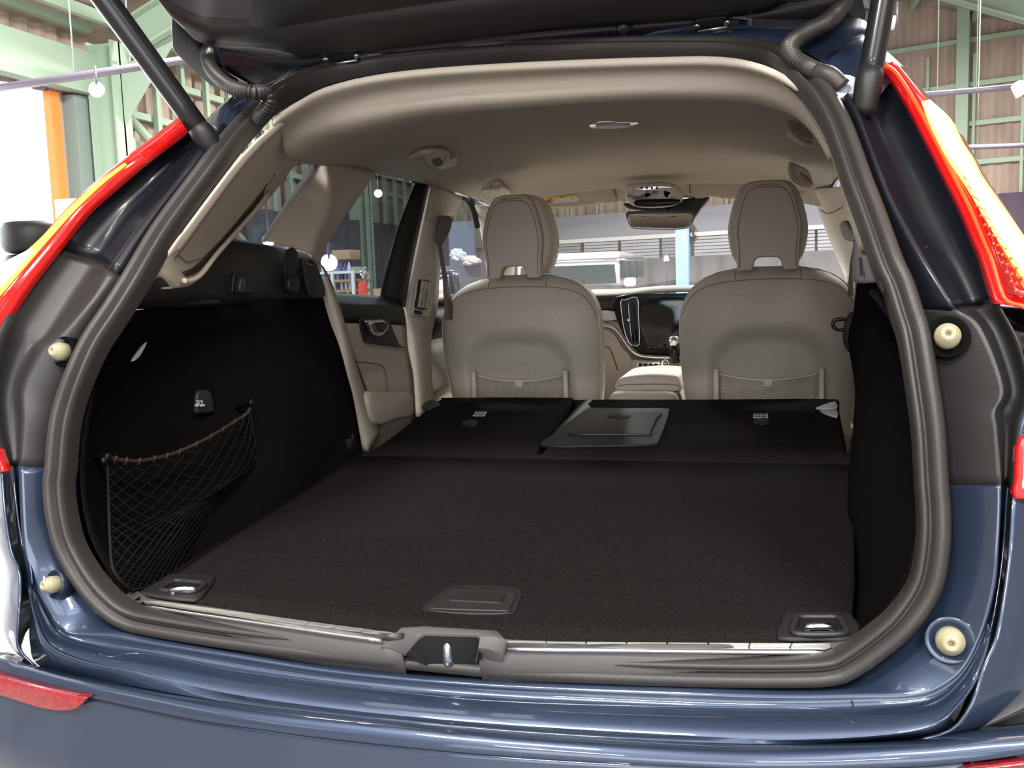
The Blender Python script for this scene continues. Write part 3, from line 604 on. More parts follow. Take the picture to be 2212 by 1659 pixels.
# painted roof flange just above the seal
rf = [(630,185),(680,160),(740,135),(900,105),(1100,92),(1400,86),(1560,86),(1700,98),(1760,122),(1815,168)]; rf2 = [(540,200),(600,178),(700,120),(900,90),(1100,75),(1400,68),(1560,66),(1720,70),(1862,68),(1890,110)]
loft('roof_flange', [[S(*p, .02) for p in rf], [S(*p, .0) for p in rf2], [S(*p, .0)+V((0, .05, .03)) for p in rf2]], PAINT, car, k=5, solid=.003)
cn = [(455,262),(480,235),(520,205),(560,198)]; cn2 = [(500,300),(530,262),(560,232),(600,205)]; cn3 = [(500,285),(535,250),(565,226),(590,215)]
loft('roof_corner', [[S(*p, .03) for p in cn2], [S(*p, .0) for p in ((478,290),(500,250),(535,222),(575,205))], [S(*p, .02) for p in ((440,268),(478,228),(520,200),(556,194))], [S(*p, .02)+V((-.01, .09, 0)) for p in ((440,268),(478,228),(520,200),(556,194))]], PAINT, car, k=5, kv=3, solid=.003)
loft('roof_corner', [[S(*p, .03) for p in ((1760,150),(1810,200),(1840,260))], [S(*p, .01) for p in ((1800,110),(1850,170),(1880,230))], [S(*p, .0) for p in ((1862,75),(1900,110),(1950,150))], [S(*p, .0)+V((.01, .09, .0)) for p in ((1862,75),(1925,98),(1965,150))]], PAINT, car, k=5, kv=3, solid=.003)
# tail lamps
def fL(x, z): return g(z)-.025+.0
Ei = [(403,270),(371,297),(304,348),(236,405),(169,466),(111,540),(51,616),(0,694),(-40,770)]
Eo = [(392,264),(352,290),(284,342),(206,402),(138,472),(70,545),(10,600),(-60,660),(-110,740)]
Li = [hit(*p, fL) for p in Ei]; Lo = [hit(*p, lambda x, z: g(z)-.01) for p in Eo]; Lm = [a.lerp(b, .5)+V((-.004, -.010, .006)) for a, b in zip(Li, Lo)]
tl = loft('tail_lamp', [[p+V((.0, .02, 0)) for p in Li], Li, Lm, Lo, [p+V((-.002, .05, -.004)) for p in Lo], [p+V((-.012, .22, -.01)) for p in Lo]], LENS, car, k=5, solid=.003, label='left tail lamp, a lit red vertical lamp along the pillar')
gl = [(282,357),(230,398),(170,455),(110,522),(60,580),(0,650),(-40,700)]; gl2 = [(278,356),(222,397),(160,452),(98,519),(36,572),(-30,620),(-80,670)]
loft('light_bar', [[hit(*p, fL)+V((0, -.008, 0)) for p in gl], [hit(*p, fL)+V((0, -.010, .002)) for p in gl2]], GLOWO, tl, k=5, solid=.002)
loft('light_bar', [[hit(*p, fL)+V((0, -.013, 0)) for p in ((84,540),(40,590),(-5,640),(-40,690))], [hit(*p, fL)+V((0, -.013, 0)) for p in ((78,540),(10,575),(-50,610),(-90,660))]], GLOW, tl, k=5, solid=.002)
Ri = [(1901,145),(1924,159),(1968,230),(2012,314),(2046,381),(2080,449),(2113,527),(2127,560),(2154,648),(2158,655)]
Ro = [(1951,141),(1963,158),(1999,199),(2046,250),(2080,308),(2113,365),(2181,473),(2212,523),(2290,660),(2300,700)]
A_ = [hit(*p, fL) for p in Ri]; B_ = [hit(*p, fL)+V((.0, .02, 0)) for p in Ro]; C_ = [a.lerp(b, .5)+V((0, -.014, .004)) for a, b in zip(A_, B_)]
tr = loft('tail_lamp', [[p+V((0, .03, 0)) for p in A_], A_, C_, B_, [p+V((.03, .07, -.01)) for p in B_], [p+V((.07, .25, -.02)) for p in B_]], LENS, car, k=5, solid=.003, label='right tail lamp, a lit red vertical lamp with a glowing bar')
loft('bar_rim', [[hit(*p, fL)+V((0, -.019, 0)) for p in ((1986,226),(2004,275),(2031,330),(2053,366),(2076,399),(2111,459),(2156,534),(2196,596),(2231,654))], [hit(*p, fL)+V((0, -.019, 0)) for p in ((2003,222),(2048,264),(2074,314),(2096,348),(2114,384),(2153,441),(2198,506),(2248,581),(2288,636))]], GLOWY, tr, k=5, solid=.002)
loft('light_bar', [[hit(*p, fL)+V((0, -.022, 0)) for p in ((1992,232),(2012,275),(2040,330),(2062,362),(2085,395),(2120,455),(2165,530),(2205,592),(2240,650))], [hit(*p, fL)+V((0, -.022, 0)) for p in ((2000,228),(2040,268),(2066,318),(2088,352),(2106,388),(2145,445),(2190,510),(2240,585),(2280,640))]], GLOW, tr, k=5, solid=.002)
loft('rim_line', [[hit(*p, fL)+V((0, -.012, 0)) for p in ((1905,146),(1930,163),(1974,233),(2018,318),(2052,385),(2086,452),(2120,532),(2134,566),(2160,645),(2200,664),(2230,682))], [hit(*p, fL)+V((0, -.014, 0)) for p in ((1912,142),(1938,162),(1981,230),(2025,314),(2060,382),(2094,450),(2127,529),(2142,563),(2166,640),(2204,656),(2234,674))]], LENSL, tr, k=4, solid=.002)
loft('led_panel', [[hit(*p, fL)+V((0, -.017, 0)) for p in ((2070,375),(2100,440),(2130,510),(2150,570),(2168,632))], [hit(*p, fL)+V((0, -.017, 0)) for p in ((2084,392),(2122,455),(2165,530),(2200,592),(2235,650))]], LENSD, tr, k=4, solid=.002)
j = 0
for i in range(13):
    for q in range(4):
        t = i/12; w = (q+.6)/4.4
        a = (2074+95*t+ 8*t*t, 385+240*t); b = (2088+142*t, 398+245*t); px = (a[0]*(1-w)+b[0]*w, a[1]*(1-w)+b[1]*w)
        if t < .1 and q > 1: continue
        c = hit(*px, fL)+V((0, -.020, 0)); lathe('led', c, (0, -1, .3), [(-.001, .0020), (.0004, .0016), (.0008, .0006)], LENSL, tr, seg=6)
# lower tail lamps
for pts, lb in (([(2200,945),(2260,930),(2300,1000),(2300,1080),(2212,1077),(2187,1071),(2190,1030)], 'lower right tail lamp, lit red'), ([(-60,960),(-6,968),(4,985),(14,1012),(10,1018),(-60,1020)], 'lower left tail lamp, lit red')):
    P = [hit(*q, fo)+V((0, .008, 0)) for q in pts]; t2 = puff('lower_tail_lamp', P, (0, -.014, 0), LENS, car, r=.004, k=3, label=lb)
    c = sum(P, V((0, 0, 0)))/len(P); puff('light_bar', [c+(p-c)*.6+V((0, -.012, 0)) for p in P], (0, -.006, 0), GLOWO if c.x < 0 else GLOW, t2, r=.002, k=2)
# rubber buffers with their cups
def buffer(px, dz, cup, r=.0105, axis=(-.25, -1, .35), label=None):
    p = hit(px[0], px[1], lambda x, z: g(z)+dz); ax = V(axis).normalized()
    if cup: lathe('buffer_cup', p+ax*.001, ax, [(-.02, r*1.7), (.000, r*1.75), (.0015, r*1.65), (-.004, r*1.3), (-.004, r*.5)], cup, car, seg=28)
    o = lathe('rubber_buffer', p-ax*.008, ax, [(0, r), (.016, r*1.02), (.020, r*.92), (.026, r*.62), (.028, r*.45), (.0275, r*.22), (.022, r*.2)], IVORY, car, seg=24, label=label); return o
HOLE = mat('dark body opening', (.004, .004, .004), .9, spec=.05)
buffer((137,760), -.004, HOLE, .0125, (-.2, -1, .2)); buffer((2046,728), -.004, HOLE, .0135, (-.1, -1, .3))
buffer((120,1262), -.006, PAINT, .0115, (-.3, -1, .2)); buffer((2052,1383), -.006, PAINT, .0145, (-.1, -1, .15))
# gas struts
tgp, tgn = V((0, .56, 1.600)), V((0, -.46, -1)).normalized()
STRUT = mat('glossy black strut tube', (.010, .010, .011), .3, coat=.25, spec=.3)
a = S(455, 312, -.015); b = atP(64, -225, tgp, tgn); tube('gas_strut', [a, b], lambda i, n: .0165+.004*i/(n-1), STRUT, car, k=6, seg=24)
lathe('strut_joint', a, (b-a), [(-.03, .008), (-.022, .017), (.02, .019), (.035, .0165)], RUBBERD, car, seg=20)
a = S(1872, 205, -.015); b = atP(1951, -245, tgp, tgn); tube('gas_strut', [a, b], .0155, STRUT, car, k=6, seg=24)
lathe('strut_joint', a, (b-a), [(-.03, .008), (-.022, .016), (.02, .018), (.035, .0155)], RUBBERD, car, seg=20)
# corrugated cable sleeves
def hose(pts, r, offs, label):
    P = cat([S(*p, o) for p, o in zip(pts, offs)], 60)
    P2 = [P[0]]; acc = 0; st = .0013
    for a, b in zip(P, P[1:]):
        L = (b-a).length; s = st-acc
        while s <= L: P2.append(a.lerp(b, s/L)); s += st
        acc = L-(s-st)
    return tube('cable_sleeve', P2, lambda i, n: r*(1.0 if i % 4 in (0, 1) else .64), mat('ribbed black rubber', (.03, .027, .024), .4), car, k=1, seg=14, label=label)
hose([(447,90),(447,115),(455,145),(475,170),(505,190),(545,199),(572,200),(583,213),(575,232),(560,250),(545,268)], .0125, [-.13,-.125,-.12,-.115,-.105,-.09,-.07,-.05,-.03,-.008,.02], 'ribbed black cable sleeve at the left hinge')
hose([(1830,-20),(1822,8),(1790,45),(1745,68),(1715,88),(1704,108),(1716,128),(1745,147),(1768,158)], .0135, [-.05,-.05,-.05,-.045,-.04,-.035,-.03,-.02,-.02], 'ribbed black cable sleeve at the right hinge')
a, b = S(1766, 157, -.02), S(1818, 190, .0); tube('sleeve_end', [a, a.lerp(b, .5)+V((0, -.005, .004)), b], .0135, RUBBER, car, k=5, seg=16)
c = S(1822, 190, .004); lathe('grommet', c, (.1, -1, .8), [(-.01, .022), (.0, .024), (.004, .022), (.005, .016), (.0, .013)], mat('pale blue grommet', (.5, .56, .62), .3), car, seg=28)
# ---- tailgate, hinged at the roof edge and swung up over the camera
tgp, tgn = V((0, .56, 1.600)), V((0, -.46, -1)).normalized()
def TG(a, b, off=0): return atP(a, b, tgp+tgn*off, tgn)
tgt = empty('tailgate', (0, .56, 1.6), car)
def trow(pts, off): return [TG(*p, off) for p in pts]
out = [(341,0),(358,20),(388,51),(416,68),(438,76),(475,88),(560,98)]
top = [(300,-420),(700,-420),(1100,-420),(1500,-420),(1900,-420)]
l0 = [(318,-60),(600,-60),(1000,-60),(1500,-60),(1900,-60)]
m0 = [(341,0),(420,36),(467,50),(547,52),(655,41),(909,8),(1300,-45),(1700,-95),(1850,-115)]
m1 = [(372,36),(438,74),(500,87),(583,90),(692,81),(1053,38),(1352,2),(1600,-28),(1850,-60)]
m2 = [(420,82),(485,98),(540,99),(590,104),(692,112),(1130,60),(1352,41),(1617,17),(1683,-6)]
m3 = [(440,92),(490,103),(545,108),(637,124),(700,120),(1130,70),(1352,52),(1620,30),(1700,4)]
loft('trim_panel', [trow([(250,-420),(420,-420),(560,-420),(700,-420),(900,-420),(1200,-420),(1500,-420),(1800,-420),(2000,-420)], 0.02), trow([(330,-20),(420,30),(480,38),(555,38),(665,28),(915,-6),(1300,-60),(1700,-110),(1860,-130)], .006), trow(m0, .016), trow(m1, .018), trow([((a[0]+b[0])/2, (a[1]+b[1])/2) for a, b in zip(m1, m2)], .012), trow(m2, .012), trow(m3, -.01)], PLAST, tgt, k=5, solid=.004)
box_pts = [(553,47),(540,4),(536,-60),(1250,-160),(1300,-90),(740,18)]
puff('pull_panel', trow([(556,45),(545,-10),(560,-80),(1000,-150),(1350,-150),(1380,-80),(930,-8),(740,20)], .004), tgn*.016, PLAST, tgt, r=.004, k=3)
f0 = [(400,70),(470,95),(600,118),(700,114),(900,88),(1130,62),(1352,43),(1620,20),(1860,-20)]
f1 = [(440,110),(480,150),(591,150),(700,140),(900,115),(1130,85),(1352,70),(1620,60),(1870,30)]
f2 = [(470,140),(540,180),(596,188),(728,168),(860,140),(1100,100),(1352,86),(1620,86),(1862,74)]
loft('inner_frame', [trow(f0, -.03), trow(f1, -.02), trow(f2, -.012), trow(f2, -.05)], GLOSS, tgt, k=5, solid=.004)
loft('outer_skin', [trow([(180,-420),(700,-420),(1100,-420),(1500,-420),(2050,-420)], -.05), trow([(330,-10),(700,-10),(1100,-10),(1500,-10),(1870,-10)], -.06), trow([(400,40),(700,60),(1100,50),(1500,40),(1880,20)], -.06)], PAINT, tgt, k=4, solid=.006)
wg = [(371,36),(370,70),(372,100),(376,112),(405,142),(440,172),(455,185),(480,197),(512,203),(512,190),(470,165),(430,100),(415,72),(388,51)]
prism('spoiler_side', trow(wg, -.012), tgn*-.02, GLOSS, tgt, bevel=.002)
# hinges
for (hx, hy, s) in ((735, 132, 1), (1535, 60, 1)):
    h = empty('hinge', TG(hx, hy, 0), tgt)
    prism('hinge_arm', trow([(hx-38, hy-6), (hx-34, hy-14), (hx+34, hy-24), (hx+40, hy+20), (hx-24, hy+32)], .0), tgn*-.02, PLASTB, h, bevel=.003)
    tubes('hinge_pin', [[TG(hx-28, hy+8, .006), TG(hx+36, hy-2, .006)]], .003, STEEL, h)
    for (dx, dy) in ((-30, -6), (36, -14), (30, 16)): lathe('bolt', TG(hx+dx, hy+dy, .0), tgn, [(0, .006), (.004, .006), (.006, .003)], STEEL, h, seg=6)
p = [TG(*q, .008) for q in ((1318,102),(1330,90),(1346,84),(1348,72),(1336,60))]; tube('washer_hose', p, .0045, PLAST, tgt, k=4, seg=8)
lathe('screw', TG(1346, 60, .004), tgn, [(0, .012), (.005, .011), (.008, .005)], PLAST, tgt, seg=18)
# ================================================================ CAR INTERIOR
def mir(p): return V((-p.x, p.y, p.z))
def both(name, rows, m, parent=None, **kw):
    a = loft(name, rows, m, parent or car, **kw); b = loft(name, [[mir(p) for p in r] for r in rows], m, parent or car, **kw); return a, b
def Lx(x, *pts): return [atX(a, b, x if len(q) == 2 else q[2]) for q in pts for a, b in [q[:2]]]
# ---- load floor
FE = [(-.470, .030), (-.487, .15), (-.502, .30), (-.513, .45), (-.523, .62), (-.538, .80), (-.552, .985)]
def zf(y): return .7655+.026*max(0, min(1, (y-.03)/.96))
spf = [(272,1262),(335,1290),(440,1306),(575,1327),(715,1347),(850,1362),(1070,1379),(1300,1386),(1500,1391),(1700,1388),(1800,1386),(1857,1384)]
def fz(a, b, up=0): return atP(a, b, V((0, .03, .7655+up)), V((0, -.026/.96, 1)).normalized())
fr0 = [fz(*q) for q in spf]; fw = [(p.x-fr0[0].x)/(fr0[-1].x-fr0[0].x) for p in fr0]; fe0, fe1 = fr0[0], fr0[-1]
def frow(t):
    yl = fe0.y+(.985-fe0.y)*t; yr = fe1.y+(.985-fe1.y)*t; xl = itp(yl, [e[1] for e in FE], [e[0] for e in FE]); xr = -itp(yr, [e[1] for e in FE], [e[0] for e in FE]); out = []
    for p, w in zip(fr0, fw):
        y = (p.y)*(1-t)+.985*t; out.append(V((xl+(xr-xl)*w, y, zf(y))))
    return out
lf = loft('load_floor', [[p-V((0, .003, .012)) for p in frow(0)]]+[frow(t) for t in (0, .05, .2, .4, .6, .8, 1)], CARPET, car, k=4, solid=.001)
loft('floor_edge', [[V((x+.002, y, zf(y)+.0005)) for (x, y) in FE], [V((x+.008, y, zf(y)+.004)) for (x, y) in FE], [V((x+.014, y, zf(y)+.0005)) for (x, y) in FE]], CARPETD, lf, k=4, kv=2)
# folding handle
hd = puff('floor_handle', [fz(*q) for q in ((982,1269),(1045,1268),(1109,1272),(1127,1284),(1120,1308),(1105,1327),(1010,1329),(924,1321),(914,1312),(945,1287))], (0, 0, .003), PLASTB, car, r=.002, k=3)
puff('handle_lid', [fz(*q, .003) for q in ((990,1276),(1095,1281),(1114,1288),(1100,1318),(1092,1322),(935,1317),(930,1311),(975,1280))], (0, 0, .0022), PLAST, hd, r=.0015, k=3)
puff('handle_lid', [fz(*q, .005) for q in ((1000,1279),(1085,1283),(1091,1287),(1084,1302),(1076,1304),(975,1299),(971,1295),(992,1281))], (0, 0, .002), PLASTB, hd, r=.0015, k=3)
# load eyes
def eye(base, ring, hole, bar, label):
    b = puff('load_eye', [fz(*q) for q in base], (0, 0, .006), PLASTB, car, r=.004, k=2, label=label)
    rp = cat([fz(*q, .008) for q in ring], 4, True); vs, fs = tubegeo(rp, .004, 8, True); mk('ring_frame', vs, fs, PLAST, b)
    puff('recess', [fz(*q, .0055) for q in hole], (0, 0, .002), RUBBERD, b, r=.001, k=2)
    p, q = fz(*bar[0], .012), fz(*bar[1], .012); d = V((0, .004, -.008)); tube('steel_loop', [p+d, p, q, q+d], .0042, CHROME, b, k=3, seg=10)
eye([(372,1247),(450,1248),(465,1254),(448,1280),(419,1303),(310,1290),(304,1284),(345,1262)], [(378,1255),(410,1257),(440,1260),(436,1268),(415,1279),(380,1278),(350,1275),(352,1268)], [(386,1261),(430,1265),(408,1277),(362,1273)], ((372,1274), (416,1272)), 'left load eye with steel loop')
eye([(1700,1332),(1770,1331),(1840,1334),(1856,1384),(1765,1387),(1680,1386),(1686,1355)], [(1725,1334),(1768,1333),(1808,1334),(1822,1350),(1826,1368),(1770,1371),(1716,1368),(1717,1348)], [(1735,1342),(1800,1343),(1808,1362),(1732,1362)], ((1746,1354), (1795,1354)), 'right load eye with steel loop')
# ---- sill trim with scuff strips
def fchr(off=0): return lambda x, z: .027-.042*(1-min(1, (x/.47)**2))+off
sb = [(262,1302),(280,1330),(310,1354),(420,1368),(560,1387),(700,1403),(870,1418),(1036,1434),(1300,1446),(1500,1450),(1700,1450),(1786,1436),(1822,1420),(1850,1400)]
stp = [(262,1296),(274,1309),(303,1313),(420,1331),(560,1353),(700,1375),(868,1396),(1038,1405),(1300,1413),(1500,1420),(1700,1417),(1786,1416),(1822,1412),(1850,1392)]
spl = [(285,1270),(310,1288),(335,1297),(440,1311),(575,1331),(715,1351),(872,1369),(1042,1382),(1300,1390),(1500,1395),(1700,1392),(1793,1390),(1822,1388),(1850,1380)]
B0 = [hit(*p, fchr(-.004)) for p in sb]; B1 = [hit(*p, fchr(0)) for p in stp]; B2 = [V((p.x, p.y+.055, p.z+.002)) for p in [hit(*q, fchr(0)) for q in stp]]
B2 = [fz(*p, .004) for p in spl]
sill = empty('sill_trim', (0, 0, .74), car)
cut = lambda r, a, b: r[a:b+1]
for a, b in ((0, 6), (7, 13)):
    loft('sill_cover', [[p+V((0, .012, -.03)) for p in cut(B0, a, b)], cut(B0, a, b), [q.lerp(w, .9) for q, w in zip(cut(B0, a, b), cut(B1, a, b))], cut(B1, a, b), cut(B2, a, b), [p+V((0, .004, -.012)) for p in cut(B2, a, b)]], TRIMG, sill, k=4, solid=.003)
def chrstrip(p0, p1, q0, q1, nseg):
    a0, a1 = hit(*p0, fchr(-.003)), hit(*p1, fchr(-.003)); c0, c1 = fz(*q0, .0055), fz(*q1, .0055)
    ln = [hit(p0[0]+(p1[0]-p0[0])*t/6, p0[1]+(p1[1]-p0[1])*t/6+(1.5 if 0 < t < 6 else 0), fchr(-.004)) for t in range(7)]
    loft('chrome_edge', [ln, [p+V((0, -.002, .0035)) for p in ln], [p+V((0, .004, .006)) for p in ln]], CHROME, sill, k=3, kv=3, solid=.0015)
    top = [p+V((0, .004, .006)) for p in ln]; cl = [c0.lerp(c1, t/6) for t in range(7)]
    L = len(ln)-1
    def at(r, u): i = min(int(u*L), L-1); return r[i].lerp(r[i+1], u*L-i)
    for i in range(nseg):
        u0, u1 = i/nseg+.003, (i+1)/nseg-.003
        prism('scuff_plate', [at(top, u0), at(top, u1), at(cl, min(1, u1+.012))-V((0, .003, 0)), at(cl, min(1, u0+.012))-V((0, .003, 0))], (0, 0, .0016), SCUFF, sill)
chrstrip((304,1311), (826,1388), (338,1298), (846,1367), 9)
chrstrip((1083,1405), (1796,1414), (1088,1386), (1793,1391), 8)
# latch surround, built as a frame around a real opening
fo_ = [(823,1397),(868,1357),(917,1354),(1073,1364),(1092,1383),(1082,1412),(1040,1411)]
fi_ = [(872,1414),(903,1378),(918,1369),(1028,1372),(1038,1378),(1034,1400),(1028,1428)]
def fls(a, b, w): return hit(a, b, fchr(-.004)).lerp(fz(a, b, .006), w)
wts = [0, .75, 1, 1, .7, .1, 0]; wti = [0, .6, .85, .85, .6, .3, 0]
FO = [fls(*p, w) for p, w in zip(fo_, wts)]; FI = [fls(*p, w)+V((0, 0, .001)) for p, w in zip(fi_, wti)]
loft('latch_surround', [[p+V((0, .003, -.010)) for p in FO], FO, [a.lerp(b, .5)+V((0, 0, .002)) for a, b in zip(FO, FI)], FI, [p+V((0, .001, -.004)) for p in FI]], TRIMG, sill, k=1, kv=1, solid=.002, bevel=.002)
loft('latch_pocket', [[p+V((0, .001, -.003)) for p in FI], [p+V((0, .006, -.004-.03*min(1, w_*1.3))) for p, w_ in zip(FI, wti)], [p+V((0, .012, -.004-.045*min(1, w_*1.3))) for p, w_ in zip(FI, wti)]], RUBBERD, sill, k=1)  # shadow below the rim put into the black material of this wall
c = hit(952, 1412, fchr(.01)); box('pocket_back', (c.x, c.y+.045, .728), (.09, .006, .05), RUBBERD, sill)
box('pocket_floor', (c.x, c.y+.022, .706), (.1, .05, .006), RUBBERD, sill)
def stk(px0, px1, dy, r, m, nm):
    a = hit(*px0, fchr(dy)); b = hit(*px1, fchr(dy)); return tube(nm, [b, a, a+V((0, .018, 0)), b+V((0, .018, 0))], r, m, car, k=3, seg=14)
stk((968,1383), (968,1432), .004, .0068, CHROME, 'striker')
stk((900,1394), (900,1424), .006, .005, STEEL, 'guide_pin')
a = hit(908, 1410, fchr(.016)); box('guide_block', (a.x, a.y+.01, a.z), (.022, .012, .02), PLASTB, sill, bevel=.003)
a = hit(1010, 1420, fchr(.012)); box('guide_block', (a.x, a.y+.01, a.z), (.03, .006, .03), TRIMG, sill, bevel=.003)
# lower return behind the seal so nothing shows through
loft('sill_carrier', [[V((x, .03+.02, .69)) for x in (-.5, -.25, 0, .25, .5)], [V((x, .06, .755)) for x in (-.49, -.25, 0, .25, .5)]], PLASTB, car, k=2, solid=.004)
# ---- side linings
YC_ = [.035, .12, .27, .42, .58, .75, .9, 1.0]
SX = {.735: [.47,.478,.495,.507,.516,.53,.545,.555], .79: [.50,.515,.53,.530,.516,.53,.545,.555], .86: [.535,.57,.59,.575,.525,.534,.547,.556], .95: [.552,.585,.605,.597,.560,.548,.552,.557],
      1.165: [.50,.53,.56,.574,.577,.577,.577,.574], 1.05: [.545,.58,.605,.602,.59,.575,.568,.562], 1.10: [.535,.57,.59,.597,.592,.582,.575,.57], 1.135: [.52,.548,.565,.575,.578,.578,.574,.572]}
YE = {1.165: .875, .735: 1.0, .79: 1.0, .86: .985, .95: .96, 1.05: .92, 1.10: .90, 1.135: .885}
def LY(z): return .035+max(0, g(z)+.03-.035)
for sx, nm in ((-1, 'left'), (1, 'right')):
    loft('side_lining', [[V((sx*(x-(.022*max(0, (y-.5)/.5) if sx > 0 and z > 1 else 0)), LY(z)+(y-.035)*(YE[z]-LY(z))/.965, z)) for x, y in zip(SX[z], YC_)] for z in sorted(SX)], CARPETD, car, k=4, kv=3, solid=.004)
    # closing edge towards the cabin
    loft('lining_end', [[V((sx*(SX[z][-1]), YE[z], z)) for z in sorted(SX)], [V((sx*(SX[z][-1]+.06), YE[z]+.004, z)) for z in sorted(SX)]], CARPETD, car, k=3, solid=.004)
# upper plastic of the left lining
ut = [(296,600),(345,590),(420,560),(499,520),(560,527),(625,538),(660,544),(676,556)]; ul = [(250,676),(300,664),(400,659),(499,654),(562,650),(625,647),(672,645),(692,644)]
ux = [-.505,-.52,-.555,-.572,-.576,-.578,-.578,-.576]; lx = [-.512,-.528,-.556,-.572,-.576,-.578,-.576,-.573]
T = [atX(a, b, x) for (a, b), x in zip(ut, ux)]; Lw = [atX(a, b, x) for (a, b), x in zip(ul, lx)]
up = loft('upper_lining', [[p+V((-.06, 0, -.004)) for p in T], [p+V((-.012, 0, .001)) for p in T], [p+V((.0, 0, -.004)) for p in T], [a.lerp(b, .25)+V((.006, 0, 0)) for a, b in zip(T, Lw)], [a.lerp(b, .75)+V((.012, 0, 0)) for a, b in zip(T, Lw)], Lw, [p+V((-.01, 0, -.002)) for p in Lw]], PLASTB, car, k=5, kv=2, solid=.003)
loft('upper_lining', [[mir(p)+V((.06, 0, 0)) for p in T], [mir(p) for p in T], [mir(a.lerp(b, .5)) for a, b in zip(T, Lw)], [mir(p) for p in Lw]], PLASTB, car, k=5, solid=.003)
# pocket for the load cover and coat hook
P = [atX(a, b, -.558) for a, b in ((505,588),(536,588),(541,595),(540,628),(537,634),(500,633),(496,627),(500,594))]
puff('cover_bracket', P, (.006, 0, 0), RUBBERD, up, r=.002, k=3); P = [atX(a, b, -.553) for a, b in ((510,600),(519,603),(518,630),(506,630))]; puff('bracket_tongue', P, (.012, 0, 0), PLAST, up, r=.003, k=2)
P = [atX(a, b, -.558) for a, b in ((611,600),(629,598),(633,615),(630,630),(613,632))]; puff('bag_hook', P, (.016, 0, 0), RUBBERD, up, r=.003, k=2)
P = [atX(a, b, -.560) for a, b in ((618,540),(640,543),(634,600),(612,598))]; puff('guide_channel', P, (.004, 0, 0), RUBBERD, up, r=.002, k=2)
P = [atX(a, b, -.560) for a, b in ((646,558),(651,568),(676,576),(690,612),(694,640),(670,644),(661,636),(650,585))]; puff('lining_cap', P, (.010, 0, 0), PLASTB, up, r=.003, k=3)
P = [atX(a, b, -.57) for a, b in ((383,652),(400,648),(448,648),(452,655),(388,660))]; puff('cover_lid', P, (.02, 0, 0), PLASTB, up, r=.002, k=2)
# 12 V socket lid
P = [atX(a, b, -.592) for a, b in ((422,846),(430,842),(442,843),(448,849),(455,880),(452,890),(423,893),(417,888),(418,860))]
so = puff('power_socket', P, (.008, 0, 0), PLAST, car, r=.003, k=3)
q = atX(433, 866, -.580); du = (atX(445, 866, -.580)-atX(421, 866, -.580))
text('socket_text', '12 V', atX(431, 869, -.5815), du, (0, 0, 1), .0105, LABELW, so); text('socket_text', 'MAX 120 W', atX(432, 876, -.5815), du, (0, 0, 1), .0055, LABELW, so)
P = [atX(a, b, -.552) for a, b in ((737,945),(758,938),(762,944),(760,986),(738,989),(735,983))]; puff('seat_release', P, (.004, 0, 0), PLASTB, car, r=.002, k=2)
P = [atX(a, b, -.547) for a, b in ((741,953),(757,948),(757,968),(742,972))]; puff('release_tab', P, (.003, 0, 0), PLAST, car, r=.001, k=2)
# pale sliver on the left lining: daylight on a trim clip put into its colour
P = [atX(a, b, -.575) for a, b in ((313,739),(309,750),(296,772),(281,781),(290,765),(304,747))]; puff('daylit_trim_clip', P, (.004, 0, 0), LIGHTGREY, car, r=.001, k=2)
# ---- folded rear seatbacks
sbp, sbn = V((0, .993, .7915)), V((0, -.0725, 1)).normalized()
def sb(a, b, up=0): return atP(a, b, sbp+sbn*up, sbn)
def seatslab(pts, name, label):
    P = [sb(*q) for q in pts]; o = puff(name, [p-sbn*.11 for p in P], sbn*.11, CARPET, car, r=.014, k=3, label=label); return o
sl = seatslab([(788,982),(840,945),(925,880),(952,861),(975,857),(1215,857),(1236,862),(1230,875),(1170,958),(1157,982),(1150,988),(1000,990),(800,988)], 'rear_seatback', 'folded left rear seatback in charcoal carpet')
sr = seatslab([(1164,984),(1180,960),(1244,872),(1256,862),(1500,861),(1785,860),(1808,866),(1815,890),(1832,975),(1832,992),(1500,992),(1190,991),(1172,990)], 'rear_seatback', 'folded wide right rear seatback with a hatch panel')
for s_, pts in ((sl, [(1028,889),(1052,889),(1047,899),(1021,899)]), (sr, [(1628,894),(1658,894),(1659,903),(1627,903)])):
    P = [sb(*q, .0005) for q in pts]; lab = prism('label', P, sbn*.0008, LABELW, s_)
    c = sum(P, V((0, 0, 0)))/4; r = (P[1]-P[0]); prism('label_print', [c+(p-c)*.85+sbn*.0010 for p in P], sbn*.0003, INK, s_)
    for k in range(5): a = P[0].lerp(P[1], .15+k*.16); b = P[3].lerp(P[2], .15+k*.16); prism('icon', [a.lerp(b, .25)+sbn*.0014, (a+r*.09).lerp(b+r*.09, .3)+sbn*.0014, (a+r*.09).lerp(b+r*.09, .75)+sbn*.0014, a.lerp(b, .7)+sbn*.0014], sbn*.0002, LABELW, s_)
for s_, c in ((sl, (1012,917)), (sr, (1642,913))): P = [sb(c[0]+dx, c[1]+dy, .0) for dx, dy in ((-14,4),(-8,-6),(18,-7),(16,6))]; puff('strap_loop', P, sbn*.004, RUBBERD, s_, r=.002, k=2)
P = [sb(*q, .001) for q in ((911,881),(925,870),(940,869),(951,877),(938,884),(926,888))]; puff('latch_cover', P, sbn*.006, PLAST, sl, r=.002, k=3)
for q in (((1762,885),(1800,872),(1806,874),(1807,885)), ((1770,891),(1807,890),(1809,902),(1800,902))): puff('latch_cover', [sb(*p, .001) for p in q], sbn*.006, LIGHTGREY, sr, r=.002, k=2)
pn = puff('hatch_frame', [sb(*q, .0) for q in ((1262,868),(1279,868),(1276,884),(1430,885),(1446,891),(1440,915),(1424,955),(1405,964),(1285,966),(1168,966),(1195,940))], sbn*.005, PLASTB, sr, r=.003, k=2)
